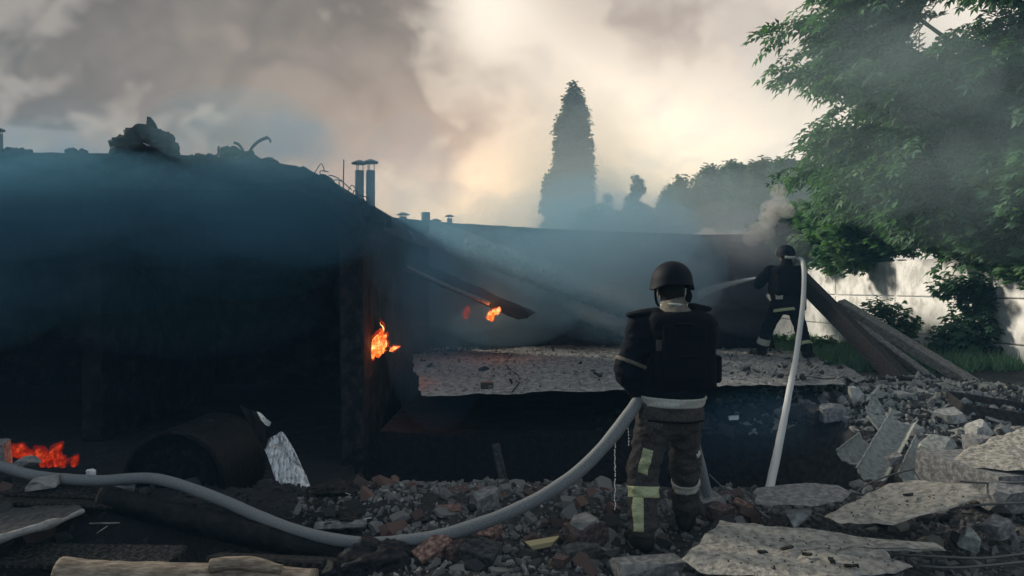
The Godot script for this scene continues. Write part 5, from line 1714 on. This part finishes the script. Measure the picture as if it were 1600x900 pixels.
# ---------------------------------------------------------------- hoses
func build_hoses() -> void:
	var p := curve([at(-60, 712, 6.2), at(0, 728, 6.1), at(60, 744, 5.95), at(150, 751, 5.75), at(240, 748, 5.6), at(330, 775, 5.4), at(450, 825, 5.1), at(560, 848, 4.9), at(660, 842, 4.8), at(740, 822, 4.76), at(830, 785, 4.74), at(900, 740, 4.76), at(950, 690, 4.82), at(985, 645, 4.92), at(1006, 620, 5.08), at(1040, 618, 5.32), at(1072, 652, 5.44), at(1090, 712, 5.54), at(1108, 784, 5.62), at(1128, 840, 5.8)], 10)
	single("fire_hose", "thick grey fire hose sagging across the foreground into the front firefighter's hands", "fire hose", tube(p, evenly(p.size(), 0.040), 18, 0.005), M.hose_cloth)
	var q := curve([at(1196, 431, 12.55), at(1212, 427, 12.58), at(1234, 420, 12.5), at(1248, 405, 12.25), at(1256, 418, 12.0), at(1255, 470, 11.5), at(1249, 520, 10.7), at(1243, 562, 10.0), at(1236, 598, 8.75), at(1228, 640, 8.1), at(1216, 700, 7.1), at(1204, 757, 6.15), at(1200, 790, 5.75)], 10)
	single("fire_hose", "pale fire hose hanging from the far firefighter's shoulder down to the mossy chunk", "fire hose", tube(q, evenly(q.size(), 0.036), 16, 0.004), M.hose_pale)
	var nz := thing("hose_nozzle", "dark hose nozzle in the far firefighter's hand throwing the water jet", "nozzle", at(1196, 431, 12.55))
	var ax := (at(1180, 435, 12.9) - at(1196, 431, 12.55)).normalized()
	put("barrel", tube(PackedVector3Array([Vector3.ZERO, ax * 0.1, ax * 0.22, ax * 0.26]), PackedFloat32Array([0.04, 0.034, 0.022, 0.028]), 12), M.iron, nz)
	put("grip", tube(PackedVector3Array([ax * 0.06, ax * 0.06 + Vector3(0, -0.13, 0)]), PackedFloat32Array([0.018, 0.016]), 8), M.iron, nz)
	# water: a bright core breaking into drops
	var j := thing("water_jet", "white jet of water shooting left from the nozzle into the smoke", "water")
	var a := nz.position + ax * 0.27
	var b := at(1078, 462, 14.2)
	var pts := PackedVector3Array()
	var rad := PackedFloat32Array()
	for i in 15:
		var t := i / 14.0
		pts.append(a.lerp(b, t) + Vector3(0, 0.03 * sin(t * PI), 0))
		rad.append(lerpf(0.022, 0.005, t) * (1.0 + 0.35 * fine.get_noise_2d(t * 9.0, 2.0)))
	put("stream", tube(pts, rad, 10, 0.008), M.white_scrap, j)
	var xf := []
	for i in 3400:
		var t := pow(rng.randf(), 0.8)
		var c := a.lerp(b, t) + Vector3(0, 0.03 * sin(t * PI), 0)
		var s := (0.010 + 0.075 * t) * sqrt(-log(maxf(rng.randf(), 1e-4))) * 0.7
		var an := R(0, TAU)
		xf.append(turned(c + Vector3(0, cos(an), sin(an)) * s - Vector3(0, s * t * 0.4, 0), Vector3(R(.006, .016), R(.003, .006), R(.003, .006)), 0.1))
	many("droplets", lump(Vector3.ONE, 6), M.white_scrap, xf, j)
	var drip := []
	for i in 26:
		var y := 690.0 + i * 4.2 + R(-1, 1)
		drip.append(Transform3D(Basis.from_scale(Vector3(0.0035, R(0.006, 0.012), 0.0035)), at(961 + R(-0.7, 0.7), y, 4.85)))
	for i in 9:
		drip.append(Transform3D(Basis.from_scale(Vector3(0.003, R(0.006, 0.01), 0.003)), at(982 + R(-0.7, 0.7), 655 + i * 5.0, 4.9)))
	tag(many("water_drops", crumple(Vector3.ONE, 0.05, 3.0, 8), M.white_scrap, drip), "string of water drops falling from the sagging hose", "water")

# ---------------------------------------------------------------- people
func helmet_mesh(rx: float, ry: float, rz: float, thick: float) -> ArrayMesh:
	var v := PackedVector3Array()
	var idx := PackedInt32Array()
	var rows := 22
	var cols := 44
	for layer in 2:
		for i in rows + 1:
			for k in cols:
				var ph := TAU * k / cols                       # 0 is the right ear, PI/2 the back (+z)
				var ear := pow(absf(cos(ph)), 6.0)
				var front := maxf(0.0, -sin(ph))
				var low := 1.74 + 0.34 * ear + 0.20 * maxf(0.0, sin(ph)) - 0.12 * front
				var t := low * i / rows
				var f := float(i) / rows
				var flare := 1.0 + 0.035 * pow(f, 10.0) * (1.0 + ear)
				var bulge := 1.0 + 0.05 * smoothstep(0.6, 1.0, f) * ear
				var r := sin(minf(t, PI * 0.5)) * flare * bulge if t < PI * 0.5 else flare * bulge
				var y := cos(t) if t < PI * 0.5 else -(t - PI * 0.5) * 0.95
				var s := 1.0 if layer == 0 else 1.0 - thick / rx
				v.append(Vector3(cos(ph) * rx * r * s, y * ry * (s if t < PI * 0.5 else 1.0), sin(ph) * rz * r * s))
	var n := (rows + 1) * cols
	for layer in 2:
		for i in rows:
			for k in cols:
				var a := layer * n + i * cols + k
				var b := layer * n + i * cols + (k + 1) % cols
				if layer == 0:
					idx.append_array([a, b, b + cols, a, b + cols, a + cols])
				else:
					idx.append_array([a, b + cols, b, a, a + cols, b + cols])
	for k in cols:
		var a := rows * cols + k
		var b := rows * cols + (k + 1) % cols
		idx.append_array([a, b, b + n, a, b + n, a + n])
	return smooth_mesh(v, idx)

func head_prims(c: Vector3, nb: Vector3) -> Array:      # face towards -z
	return [
		cap(c + Vector3(0, 0.035, 0.012), c + Vector3(0, 0.03, -0.012), 0.088, 0.088, 0.03, Vector3(1.12, 0.95, 0.95)),
		cap(c + Vector3(0, -0.03, -0.04), c + Vector3(0, -0.075, -0.062), 0.058, 0.04, 0.04),
		cap(c + Vector3(0, 0.01, -0.095), c + Vector3(0, -0.022, -0.112), 0.009, 0.014, 0.018),
		cap(c + Vector3(-0.03, 0.022, -0.084), c + Vector3(0.03, 0.022, -0.084), 0.011, 0.011, 0.02),
		cap(c + Vector3(-0.02, -0.055, -0.094), c + Vector3(0.02, -0.055, -0.094), 0.008, 0.008, 0.012),
		cap(c + Vector3(-0.083, 0.01, 0.005), c + Vector3(-0.087, -0.028, 0.0), 0.015, 0.011, 0.012, Vector3(1.7, 1, 1)),
		cap(c + Vector3(0.083, 0.01, 0.005), c + Vector3(0.087, -0.028, 0.0), 0.015, 0.011, 0.012, Vector3(1.7, 1, 1)),
		cap(c + Vector3(0, -0.05, 0.015), nb, 0.058, 0.066, 0.04)]

func hand_prims(w: Vector3, along: Vector3, palm: Vector3, side: float) -> Array:   # a gloved hand closed round a hose; palm is the way the palm faces
	var y := along.normalized()
	var n := (palm - y * palm.dot(y)).normalized()
	var x := y.cross(n) * side
	var out := [cap(w - y * 0.03, w + y * 0.02, 0.034, 0.033, 0.02), cap(w + y * 0.03 + x * 0.012, w + y * 0.075 + x * 0.018, 0.026, 0.024, 0.02), cap(w + y * 0.03 - x * 0.012, w + y * 0.07 - x * 0.02, 0.026, 0.023, 0.02)]
	for k in 4:
		var o: float = [0.031, 0.011, -0.010, -0.030][k]
		var l: float = [0.9, 1.0, 0.95, 0.78][k]
		var a := w + y * (0.085 - 0.006 * absf(k - 1.0)) + x * o
		var b := a + (y * 0.55 + n * 0.85).normalized() * 0.042 * l
		var c := b + (n * 0.8 - y * 0.65).normalized() * 0.030 * l
		var d := c + (-y * 0.95 + n * 0.05).normalized() * 0.024 * l
		out.append(cap(a - y * 0.02, b, 0.0115, 0.0105, 0.008))
		out.append(cap(b, c, 0.0105, 0.0098, 0.006))
		out.append(cap(c, d, 0.0098, 0.0085, 0.006))
	var ta := w + y * 0.025 + x * 0.032
	var tb := ta + (x * 0.7 + n * 0.6 + y * 0.4).normalized() * 0.038
	var tc := tb + (n * 0.85 + y * 0.3 - x * 0.35).normalized() * 0.032
	out.append(cap(ta, tb, 0.015, 0.0125, 0.012))
	out.append(cap(tb, tc, 0.0125, 0.0105, 0.006))
	return out

func person(P: Dictionary, root: Node3D, cell: float, cloth: String, top: String, amp: float) -> Dictionary:
	# one continuous body under the clothes: head, neck, trunk, limbs
	var inner := head_prims(P.head, P.neck)
	inner.append_array([
		cap(P.neck, P.chest, 0.07, 0.13, 0.06, Vector3(1, 1, 1.25)), cap(P.chest, P.pelvis, 0.13, 0.125, 0.06, Vector3(1, 1, 1.25)),
		cap(P.shL, P.elL, 0.05, 0.042, 0.04), cap(P.elL, P.wrL, 0.042, 0.03, 0.03), cap(P.shR, P.elR, 0.05, 0.042, 0.04), cap(P.elR, P.wrR, 0.042, 0.03, 0.03),
		cap(P.shL, P.shR, 0.07, 0.07, 0.06),
		cap(P.hipL, P.kneeL, 0.075, 0.055, 0.05), cap(P.kneeL, P.ankL, 0.055, 0.04, 0.03), cap(P.hipR, P.kneeR, 0.075, 0.055, 0.05), cap(P.kneeR, P.ankR, 0.055, 0.04, 0.03)])
	put("body", body(inner, cell * 0.75), M.skin, root)
	put("hair", body([cap(P.head + Vector3(0, 0.03, 0.02), P.head + Vector3(0, -0.06, 0.035), 0.094, 0.075, 0.03, Vector3(1.05, 1, 1))], 0.012, 0.006, 4.0), M.hair, root)
	for s in [-1, 1]:
		put("eye", lathe([Vector2(0, -0.011), Vector2(0.008, -0.008), Vector2(0.011, 0), Vector2(0.008, 0.008), Vector2(0, 0.011)], 10), M.eye_white, root).position = P.head + Vector3(s * 0.03, 0.005, -0.083)
	var legs := [
		cap(P.hipL, P.hipR, 0.135, 0.135, 0.05, Vector3(1.0, 1, 1.1)), cap(P.pelvis, P.waist, 0.15, 0.15, 0.05, Vector3(0.85, 1, 1.05)),
		cap(P.hipL, P.kneeL, 0.118, 0.10, 0.035), cap(P.kneeL, P.ankL + Vector3(0, 0.05, 0), 0.10, 0.094, 0.03),
		cap(P.hipR, P.kneeR, 0.115, 0.098, 0.035), cap(P.kneeR, P.ankR + Vector3(0, 0.05, 0), 0.098, 0.09, 0.03)]
	put("trousers", body(legs, cell, amp, 2.4), M[cloth], root)
	for s in ["L", "R"]:
		var a: Vector3 = P["ank" + s]
		var t: Vector3 = P["toe" + s]
		var f := (t - a) * Vector3(1, 0, 1)
		put("boot", body([cap(a + Vector3(0, 0.11, 0), a, 0.07, 0.066, 0.03), cap(Vector3(a.x, t.y + 0.015, a.z) - f * 0.22, Vector3(a.x, t.y + 0.02, a.z) + f * 0.3, 0.055, 0.058, 0.04, Vector3(1, 1.0, 1)), cap(Vector3(a.x, t.y + 0.02, a.z) + f * 0.3, t, 0.06, 0.046, 0.04, Vector3(0.9, 1.2, 0.9))], cell * 0.8), M.boot_black, root)
	var coat := [
		cap(P.chest, P.waist, 0.175, 0.165, 0.07, Vector3(0.84, 1, 1.12)), cap(P.waist, P.hem, 0.165, 0.168, 0.05, Vector3(0.83, 1, 1.0)), cap(P.neck - Vector3(0, 0.05, 0), P.chest, 0.10, 0.17, 0.06, Vector3(0.95, 1, 1.1)),
		cap(P.shL, P.shR, 0.085, 0.085, 0.07),
		cap(P.shL, P.elL, 0.09, 0.08, 0.05), cap(P.elL, P.wrL, 0.08, 0.06, 0.03),
		cap(P.shR, P.elR, 0.09, 0.085, 0.05), cap(P.elR, P.wrR, 0.085, 0.062, 0.03)]
	put("jacket", body(coat, cell, amp * 0.8, 2.2, P.hem.y), M[top], root)
	var gl := hand_prims(P.wrL, P.hdL, P.pmL, 1.0)
	put("glove", body(gl, 0.0045), M.black_cloth, root)
	gl = hand_prims(P.wrR, P.hdR, P.pmR, -1.0)
	put("glove", body(gl, 0.0045), M.black_cloth, root)
	return {"legs": legs, "coat": coat}

func build_people() -> void:
	# front firefighter
	var root := thing("person", "firefighter in ballistic helmet and dark vest seen from behind holding the sagging hose", "person", Vector3(1.02, 0.0, -5.0))
	var P := {
		"head": Vector3(0.022, 1.665, -0.05), "neck": Vector3(0.03, 1.53, -0.02), "chest": Vector3(0.025, 1.30, -0.01), "waist": Vector3(0.02, 1.06, -0.02), "pelvis": Vector3(0.012, 0.90, -0.03), "hem": Vector3(0.015, 0.86, -0.025),
		"hipL": Vector3(-0.085, 0.84, 0.0), "hipR": Vector3(0.105, 0.84, -0.06), "kneeL": Vector3(-0.165, 0.48, -0.05), "kneeR": Vector3(0.15, 0.50, -0.22),
		"ankL": Vector3(-0.175, 0.105, 0.03), "toeL": Vector3(-0.215, 0.035, -0.16), "ankR": Vector3(0.185, 0.12, -0.36), "toeR": Vector3(0.23, 0.045, -0.54),
		"shL": Vector3(-0.175, 1.43, 0.0), "elL": Vector3(-0.28, 1.15, 0.02), "wrL": Vector3(-0.205, 1.02, -0.02), "shR": Vector3(0.215, 1.44, -0.02), "elR": Vector3(0.265, 1.17, -0.2), "wrR": Vector3(0.12, 1.015, -0.27),
		"hdL": Vector3(0.55, -0.35, -0.75), "pmL": Vector3(0.2, -0.9, 0.4), "hdR": Vector3(-0.8, -0.25, -0.5), "pmR": Vector3(-0.2, -0.9, 0.3)}
	var g := person(P, root, 0.012, "turnout", "navy_cloth", 0.024)
	# lower edge of the coat in turnout cloth
	put("coat_skirt", band(g.coat.slice(0, 3), P.hem + Vector3(0, -0.02, 0), P.waist, 0.0, 0.50, 0.006, 0.0192, 2.2), M.turnout, root)
	put("hem_cord", band(g.coat.slice(0, 3), P.hem + Vector3(0, -0.02, 0), P.waist, 0.0, 0.06, 0.012, 0.0192, 2.2), M.black_cloth, root)
	put("waist_stripe", band(g.coat.slice(0, 3), P.hem, P.waist, 0.36, 0.66, 0.011, 0.0192, 2.2), M.reflective, root)
	put("knee_stripe", band(g.legs, P.ankL, P.kneeL, 0.60, 0.78, 0.004, 0.024, 2.4), M.reflective_lime, root)
	put("knee_stripe", band(g.legs, P.ankR, P.kneeR, 0.54, 0.68, 0.004, 0.024, 2.4), M.reflective, root)
	put("side_stripe", band(g.legs, P.ankL, P.kneeL, 0.05, 0.60, 0.004, 0.024, 2.4, 0.75, 1.45), M.reflective_lime, root)
	put("side_stripe", band(g.legs, P.kneeL, P.hipL, 0.08, 0.52, 0.004, 0.024, 2.4, 1.05, 1.65), M.reflective_lime, root)
	put("pocket_flap", band(g.legs, P.kneeR, P.hipR, 0.30, 0.36, 0.006, 0.024, 2.4, 2.1, 2.6), M.reflective, root)
	put("sleeve_trim", band(g.coat, P.elL, P.shL, 0.18, 0.26, 0.005, 0.0192, 2.2), M.beige_cloth, root)
	# body armour
	var vest := [rbox(Vector3(0.065, 1.27, 0.0), Vector3(0.208, 0.25, 0.16), 0.06, 0.06, 0.06), rbox(Vector3(0.035, 1.46, 0.01), Vector3(0.185, 0.07, 0.14), 0.06, 0.0, 0.06), cap(Vector3(-0.255, 1.515, 0.0), Vector3(-0.09, 1.54, 0.0), 0.03, 0.042, 0.02, Vector3(1, 1.5, 0.45)), cap(Vector3(0.15, 1.565, 0.0), Vector3(0.245, 1.555, 0.0), 0.042, 0.028, 0.02, Vector3(1, 1.5, 0.45))]
	put("armour_vest", body(vest, 0.013, 0.010, 1.6), M.black_cloth, root)
	put("back_plate", body([rbox(Vector3(0.06, 1.28, 0.165), Vector3(0.14, 0.18, 0.03), 0.022, 0.06, 0.03)], 0.011, 0.006, 2.0), M.black_cloth, root)
	put("back_label", block(Vector3(0.05, 0.07, 0.006), 0.002), M.label_grey, root).position = Vector3(-0.09, 1.33, 0.172)
	for k in 3:
		put("strap", block(Vector3(0.26, 0.022, 0.014), 0.004), M.strap, root).position = Vector3(0.06, 1.13 + 0.13 * k, 0.192)
	put("drag_handle", wire([Vector3(-0.01, 1.455, 0.17), Vector3(0.03, 1.462, 0.205), Vector3(0.09, 1.462, 0.205), Vector3(0.13, 1.455, 0.17)], 0.012), M.strap, root)
	for s in [-1, 1]:
		put("buckle", block(Vector3(0.035, 0.05, 0.02), 0.006), M.strap, root).position = Vector3(0.06 + s * 0.12, 1.43, 0.165)
	put("side_pouch", body([rbox(Vector3(0.285, 1.17, 0.02), Vector3(0.04, 0.09, 0.06), 0.02, 0.0, 0.02)], 0.012), M.strap, root)
	put("collar", body([cap(Vector3(0.03, 1.515, 0.02), Vector3(0.03, 1.575, -0.01), 0.098, 0.086, 0.02, Vector3(1, 1, 1)), cap(Vector3(0.04, 1.50, 0.07), Vector3(0.08, 1.525, 0.06), 0.06, 0.05, 0.04, Vector3(0.7, 1.4, 1))], 0.011, 0.008, 3.0), M.beige_cloth, root)
	put("collar_edge", tube(curve([Vector3(-0.05, 1.575, 0.0), Vector3(-0.01, 1.585, 0.06), Vector3(0.04, 1.582, 0.083), Vector3(0.09, 1.575, 0.05), Vector3(0.115, 1.575, 0.0)], 6), evenly(25, 0.012), 8), M.reflective, root)
	var h := put("helmet", helmet_mesh(0.130, 0.130, 0.152, 0.010), M.helmet_shell, root)
	h.transform = Transform3D(Basis.from_euler(Vector3(-0.10, 0.22, 0.0)), P.head + Vector3(0.004, 0.072, 0.0))
	put("chin_strap", wire([Vector3(-0.085, 1.70, 0.0), Vector3(-0.083, 1.64, -0.03), Vector3(-0.05, 1.575, -0.10), Vector3(0.03, 1.57, -0.125), Vector3(0.11, 1.60, -0.06), Vector3(0.128, 1.69, 0.0)], 0.009), M.black_cloth, root)
	put("nape_strap", wire([Vector3(0.115, 1.68, 0.03), Vector3(0.125, 1.64, 0.05), Vector3(0.11, 1.60, 0.06)], 0.014), M.black_cloth, root)
	# far firefighter
	var r2 := thing("person", "firefighter in dark gear standing on the slab aiming the water jet left", "person", Vector3(4.34, 0.60, -12.3))
	var Q := {
		"head": Vector3(0.05, 1.585, -0.06), "neck": Vector3(0.05, 1.45, -0.02), "chest": Vector3(0.01, 1.22, -0.02), "waist": Vector3(0.0, 0.98, 0.0), "pelvis": Vector3(0.03, 0.84, 0.02), "hem": Vector3(0.03, 0.72, 0.02),
		"hipL": Vector3(-0.08, 0.80, -0.03), "hipR": Vector3(0.15, 0.80, 0.05), "kneeL": Vector3(-0.18, 0.46, -0.2), "kneeR": Vector3(0.235, 0.43, 0.1),
		"ankL": Vector3(-0.25, 0.09, -0.30), "toeL": Vector3(-0.31, 0.03, -0.48), "ankR": Vector3(0.27, 0.09, 0.25), "toeR": Vector3(0.40, 0.035, 0.14),
		"shL": Vector3(-0.19, 1.36, -0.08), "elL": Vector3(-0.33, 1.16, -0.22), "wrL": Vector3(-0.27, 1.27, -0.33), "shR": Vector3(0.235, 1.345, 0.06), "elR": Vector3(0.30, 1.10, -0.08), "wrR": Vector3(0.08, 1.22, -0.27),
		"hdL": Vector3(0.6, 0.25, 0.3), "pmL": Vector3(0.2, 0.3, -0.9), "hdR": Vector3(-0.9, 0.2, 0.1), "pmR": Vector3(0, 0.4, -0.9)}
	var g2 := person(Q, r2, 0.018, "navy_cloth", "navy_cloth", 0.018)
	put("hem_stripe", band(g2.coat, Q.hem, Q.waist, 0.02, 0.20, 0.006, 0.0144, 2.2), M.reflective_lime, r2)
	put("back_patch", band(g2.coat, Q.waist, Q.chest, -0.35, 0.02, 0.010, 0.0144, 2.2, 0.55, 1.15), M.reflective, r2)
	put("shoulder_patch", band(g2.coat, Q.waist, Q.chest, 0.95, 1.08, 0.008, 0.0144, 2.2, 0.75, 1.0), M.reflective, r2)
	put("ankle_stripe", band(g2.legs, Q.ankL, Q.kneeL, 0.22, 0.48, 0.005, 0.018, 2.4), M.reflective, r2)
	put("ankle_stripe", band(g2.legs, Q.ankR, Q.kneeR, 0.28, 0.42, 0.005, 0.018, 2.4), M.reflective_lime, r2)
	var vest2 := [rbox(Vector3(0.02, 1.19, -0.01), Vector3(0.225, 0.235, 0.185), 0.075, 0.15, 0.06), rbox(Vector3(0.03, 1.36, 0.0), Vector3(0.20, 0.07, 0.13), 0.06, 0.15, 0.06)]
	put("armour_vest", body(vest2, 0.018, 0.012, 1.6), M.black_cloth, r2)
	put("pouch", body([rbox(Vector3(-0.10, 1.16, 0.18), Vector3(0.08, 0.14, 0.05), 0.03, 0.15, 0.02)], 0.014), M.navy_cloth, r2)
	put("pouch", body([rbox(Vector3(0.27, 0.86, 0.02), Vector3(0.06, 0.13, 0.09), 0.03, 0.0, 0.02)], 0.014), M.black_cloth, r2)
	put("collar", body([cap(Q.neck + Vector3(0, -0.02, 0.02), Q.neck + Vector3(0, 0.06, 0.01), 0.10, 0.085, 0.02)], 0.014), M.navy_cloth, r2)
	h = put("helmet", helmet_mesh(0.128, 0.128, 0.155, 0.010), M.helmet_shell, r2)
	h.transform = Transform3D(Basis.from_euler(Vector3(-0.05, 0.45, 0.05)), Q.head + Vector3(0, 0.07, 0))
	put("helmet_stripe", tube(curve([Q.head + Vector3(-0.06, -0.005, 0.135), Q.head + Vector3(0.0, -0.012, 0.155), Q.head + Vector3(0.07, -0.01, 0.135), Q.head + Vector3(0.12, 0.0, 0.075)], 6), evenly(19, 0.024), 8), M.reflective, r2)

# ---------------------------------------------------------------- fire and smoke
func flame(label: String, pos: Vector3, tongues: Array, m: Material, glow: float) -> void:
	var veil: Material = M.flame_veil if m == M.flame else M.ember_veil
	var f := thing("flame", label, "fire", pos)
	var k := 0.0
	for t in tongues:      # [x, y, lean, height, radius]
		k += 1.7
		var pts := PackedVector3Array()
		var rad := PackedFloat32Array()
		for i in 17:
			var s := i / 16.0
			pts.append(Vector3(t[0] + t[2] * s * s + 0.22 * t[3] * s * fine.get_noise_2d(k + s * 0.7, 3.0), t[1] + t[3] * s, 0.25 * t[3] * s * fine.get_noise_2d(k + s * 0.6, 30.0)))
			rad.append(maxf(0.002, t[4] * 1.35 * (0.35 + 1.5 * s) * pow(1.0 - s, 0.8) * (1.0 + 0.7 * fine.get_noise_2d(k * 3.0 + s * 2.2, 9.0))))
		var dz := R(-0.05, 0.05)
		for shell in 3:
			var k2: float = [0.62, 1.0, 1.7][shell]
			var pr := PackedFloat32Array()
			var pp := PackedVector3Array()
			for i in rad.size():
				pr.append(rad[i] * k2)
				pp.append(pts[0] + (pts[i] - pts[0]) * [0.82, 1.0, 1.12][shell])
			var tg := put("tongue" if shell < 2 else "flame_veil", tube(pp, pr, 16, t[4] * 0.25), m if shell < 2 else veil, f)
			tg.position.z = dz
	var l := OmniLight3D.new()
	l.name = "flame_glow"
	l.light_color = Color(1.0, 0.45, 0.15)
	l.light_energy = glow * 2.6
	l.light_size = 0.12
	l.omni_range = 12.0
	l.omni_attenuation = 2.0
	l.shadow_enabled = true
	l.position = Vector3(0, 0.15, 0.16)
	f.add_child(l)

func build_fire() -> void:
	flame("bright orange flames licking at the foot of the garage pillar", at(594, 556, 9.2), [[-0.10, -0.03, 0.10, 0.32, .05], [-0.06, 0.0, 0.13, 0.26, .045], [0.02, 0.03, 0.06, 0.16, .04], [0.12, 0.05, 0.12, 0.06, .028], [-0.12, -0.06, 0.0, 0.2, .045], [0.0, 0.0, 0.02, 0.40, .014], [-0.03, -0.02, 0.03, 0.2, .045]], M.flame, 0.06)
	flame("small orange fire burning in the dark under the fallen roof panel", at(770, 500, 12.0), [[-0.06, 0.0, 0.02, 0.13, .04], [0.0, 0.04, 0.05, 0.14, .04], [0.07, 0.08, 0.05, 0.12, .035], [-0.02, -0.02, 0.0, 0.09, .035]], M.flame, 0.05)
	flame("tiny hazy red fire far back in the smoke", at(884, 441, 15.5), [[0.0, 0.0, 0.02, 0.12, .05], [0.06, 0.0, 0.03, 0.08, .04]], M.ember_flame, 0.03)
	flame("dim pinkish fire glimmering left of the small orange fire", at(728, 498, 14.0), [[0.0, 0.0, 0.03, 0.22, .05]], M.ember_flame, 0.02)
	var low := []
	for i in 13:
		var x := -0.30 + 0.58 * i / 12.0 + R(-0.02, 0.02)
		low.append([x, 0.10 - 0.10 * smoothstep(-0.3, 0.05, x) + R(-0.015, 0.015), R(-0.05, 0.12), R(0.07, 0.13) + 0.10 * exp(-pow((x - 0.08) / 0.13, 2.0)), R(0.026, 0.046)])
	flame("low red flames among scrap on the floor of the left bay", at(64, 730, 7.4), low, M.ember_flame, 0.035)

func puff(called: String, label: String, pos: Vector3, size: Vector3, density: float, color: Color) -> void:
	var v := FogVolume.new()
	v.name = numbered(called)
	v.shape = RenderingServer.FOG_VOLUME_SHAPE_ELLIPSOID
	v.size = size
	v.position = pos
	var m := FogMaterial.new()
	m.density = density
	m.albedo = color
	v.material = m
	add_child(v, true)
	v.set_meta("kind", "stuff")
	v.set_meta("label", label)
	v.set_meta("category", "smoke")

func bank(label: String, n: int, mid: Vector3, spread: Vector3, size: Vector3, density: float, color: Color, turn := false) -> void:
	for i in n:
		var d := Vector3(R(-1, 1), R(-1, 1), R(-1, 1))
		var s := size * R(0.7, 1.3)
		puff("smoke_cloud", label, mid + d * spread, s, density * R(0.7, 1.3), color)

func build_smoke() -> void:
	var blue := Color(0.50, 0.78, 0.92)
	for i in 30:
		var up := 2.75 - 1.35 * pow(rng.randf(), 1.5)
		puff("smoke_cloud", "thin blue-grey smoke hanging before the burnt bay, thickest under its roof edge", Vector3(R(-8.0, -1.6), up, R(-8.25, -7.8)), Vector3(R(1.8, 3.2), R(0.9, 1.5), R(0.7, 1.0)), R(0.13, 0.19) * (up - 0.9) / 1.8, blue)
	bank("faint smoke clinging to the scrap on the garage roof", 7, Vector3(-3.5, 3.3, -8.2), Vector3(1.7, 0.15, 0.15), Vector3(1.7, 0.75, 0.6), 0.22, Color(0.62, 0.82, 0.9))
	bank("smoke streaming past the garage pillar and the broken roof corner", 5, Vector3(-1.3, 1.9, -8.9), Vector3(0.5, 0.8, 0.4), Vector3(1.0, 1.8, 1.0), 0.16, blue)
	bank("grey smoke filling the gap between the bay and the far garage row", 14, Vector3(0.3, 2.1, -12.8), Vector3(2.2, 0.8, 1.4), Vector3(2.6, 1.8, 2.2), 0.13, Color(0.62, 0.82, 0.92))
	bank("grey smoke drifting behind the front firefighter's helmet", 26, Vector3(2.9, 1.95, -13.4), Vector3(1.75, 0.75, 0.2), Vector3(1.5, 1.1, 0.9), 0.21, Color(0.82, 0.86, 0.90))
	bank("low smoke lying along the back of the wide slab", 5, Vector3(0.8, 1.0, -14.2), Vector3(1.8, 0.15, 0.4), Vector3(2.2, 0.8, 1.0), 0.10, Color(0.66, 0.82, 0.90))
	bank("thin smoke drifting across the lower leaves of the big tree", 20, Vector3(5.1, 3.6, -9.8), Vector3(1.7, 1.2, 0.6), Vector3(1.9, 1.2, 1.0), 0.07, Color(0.82, 0.93, 0.93))
	bank("blue smoke seeping from the pit under the wide slab", 4, Vector3(1.9, 0.25, -8.0), Vector3(0.8, 0.15, 0.15), Vector3(1.6, 0.7, 0.6), 0.05, Color(0.45, 0.72, 0.92))
	bank("hazy air before the wood and the poplar", 7, Vector3(7.0, 2.6, -27.0), Vector3(5.0, 0.7, 1.5), Vector3(12.0, 7.0, 4.0), 0.045, Color(0.82, 0.90, 0.90))
	bank("thin haze standing round the poplar", 6, Vector3(4.3, 7.0, -46.0), Vector3(2.6, 3.2, 2.0), Vector3(8.0, 11.0, 5.0), 0.04, Color(0.86, 0.91, 0.90))
	for e in [[1200, 342, 11.7, .2], [1218, 324, 11.7, .26], [1202, 326, 11.8, .22], [1216, 300, 11.8, .2], [1186, 362, 13.6, .26], [1230, 330, 11.8, .15], [1196, 366, 13.6, .2], [1209, 333, 11.75, .18], [1175, 372, 13.6, .2]]:
		puff("smoke_cloud", "pale warm smoke puff rising beside the far firefighter's helmet", at(e[0], e[1], e[2]), Vector3(1.6, 1.5, 1.4) * e[3] * R(0.8, 1.1), 1.9, Color(1.0, 0.985, 0.97))
	for e in [[1105, 366, 15.2, .24], [1090, 370, 15.3, .18], [1122, 370, 15.2, .2], [1150, 368, 15.0, .2], [1066, 375, 15.4, .16]]:
		puff("smoke_cloud", "small pale smoke puff over the broken wall block", at(e[0], e[1], e[2]), Vector3(1.6, 1.1, 1.4) * e[3], 1.8, Color(1.0, 0.97, 0.94))
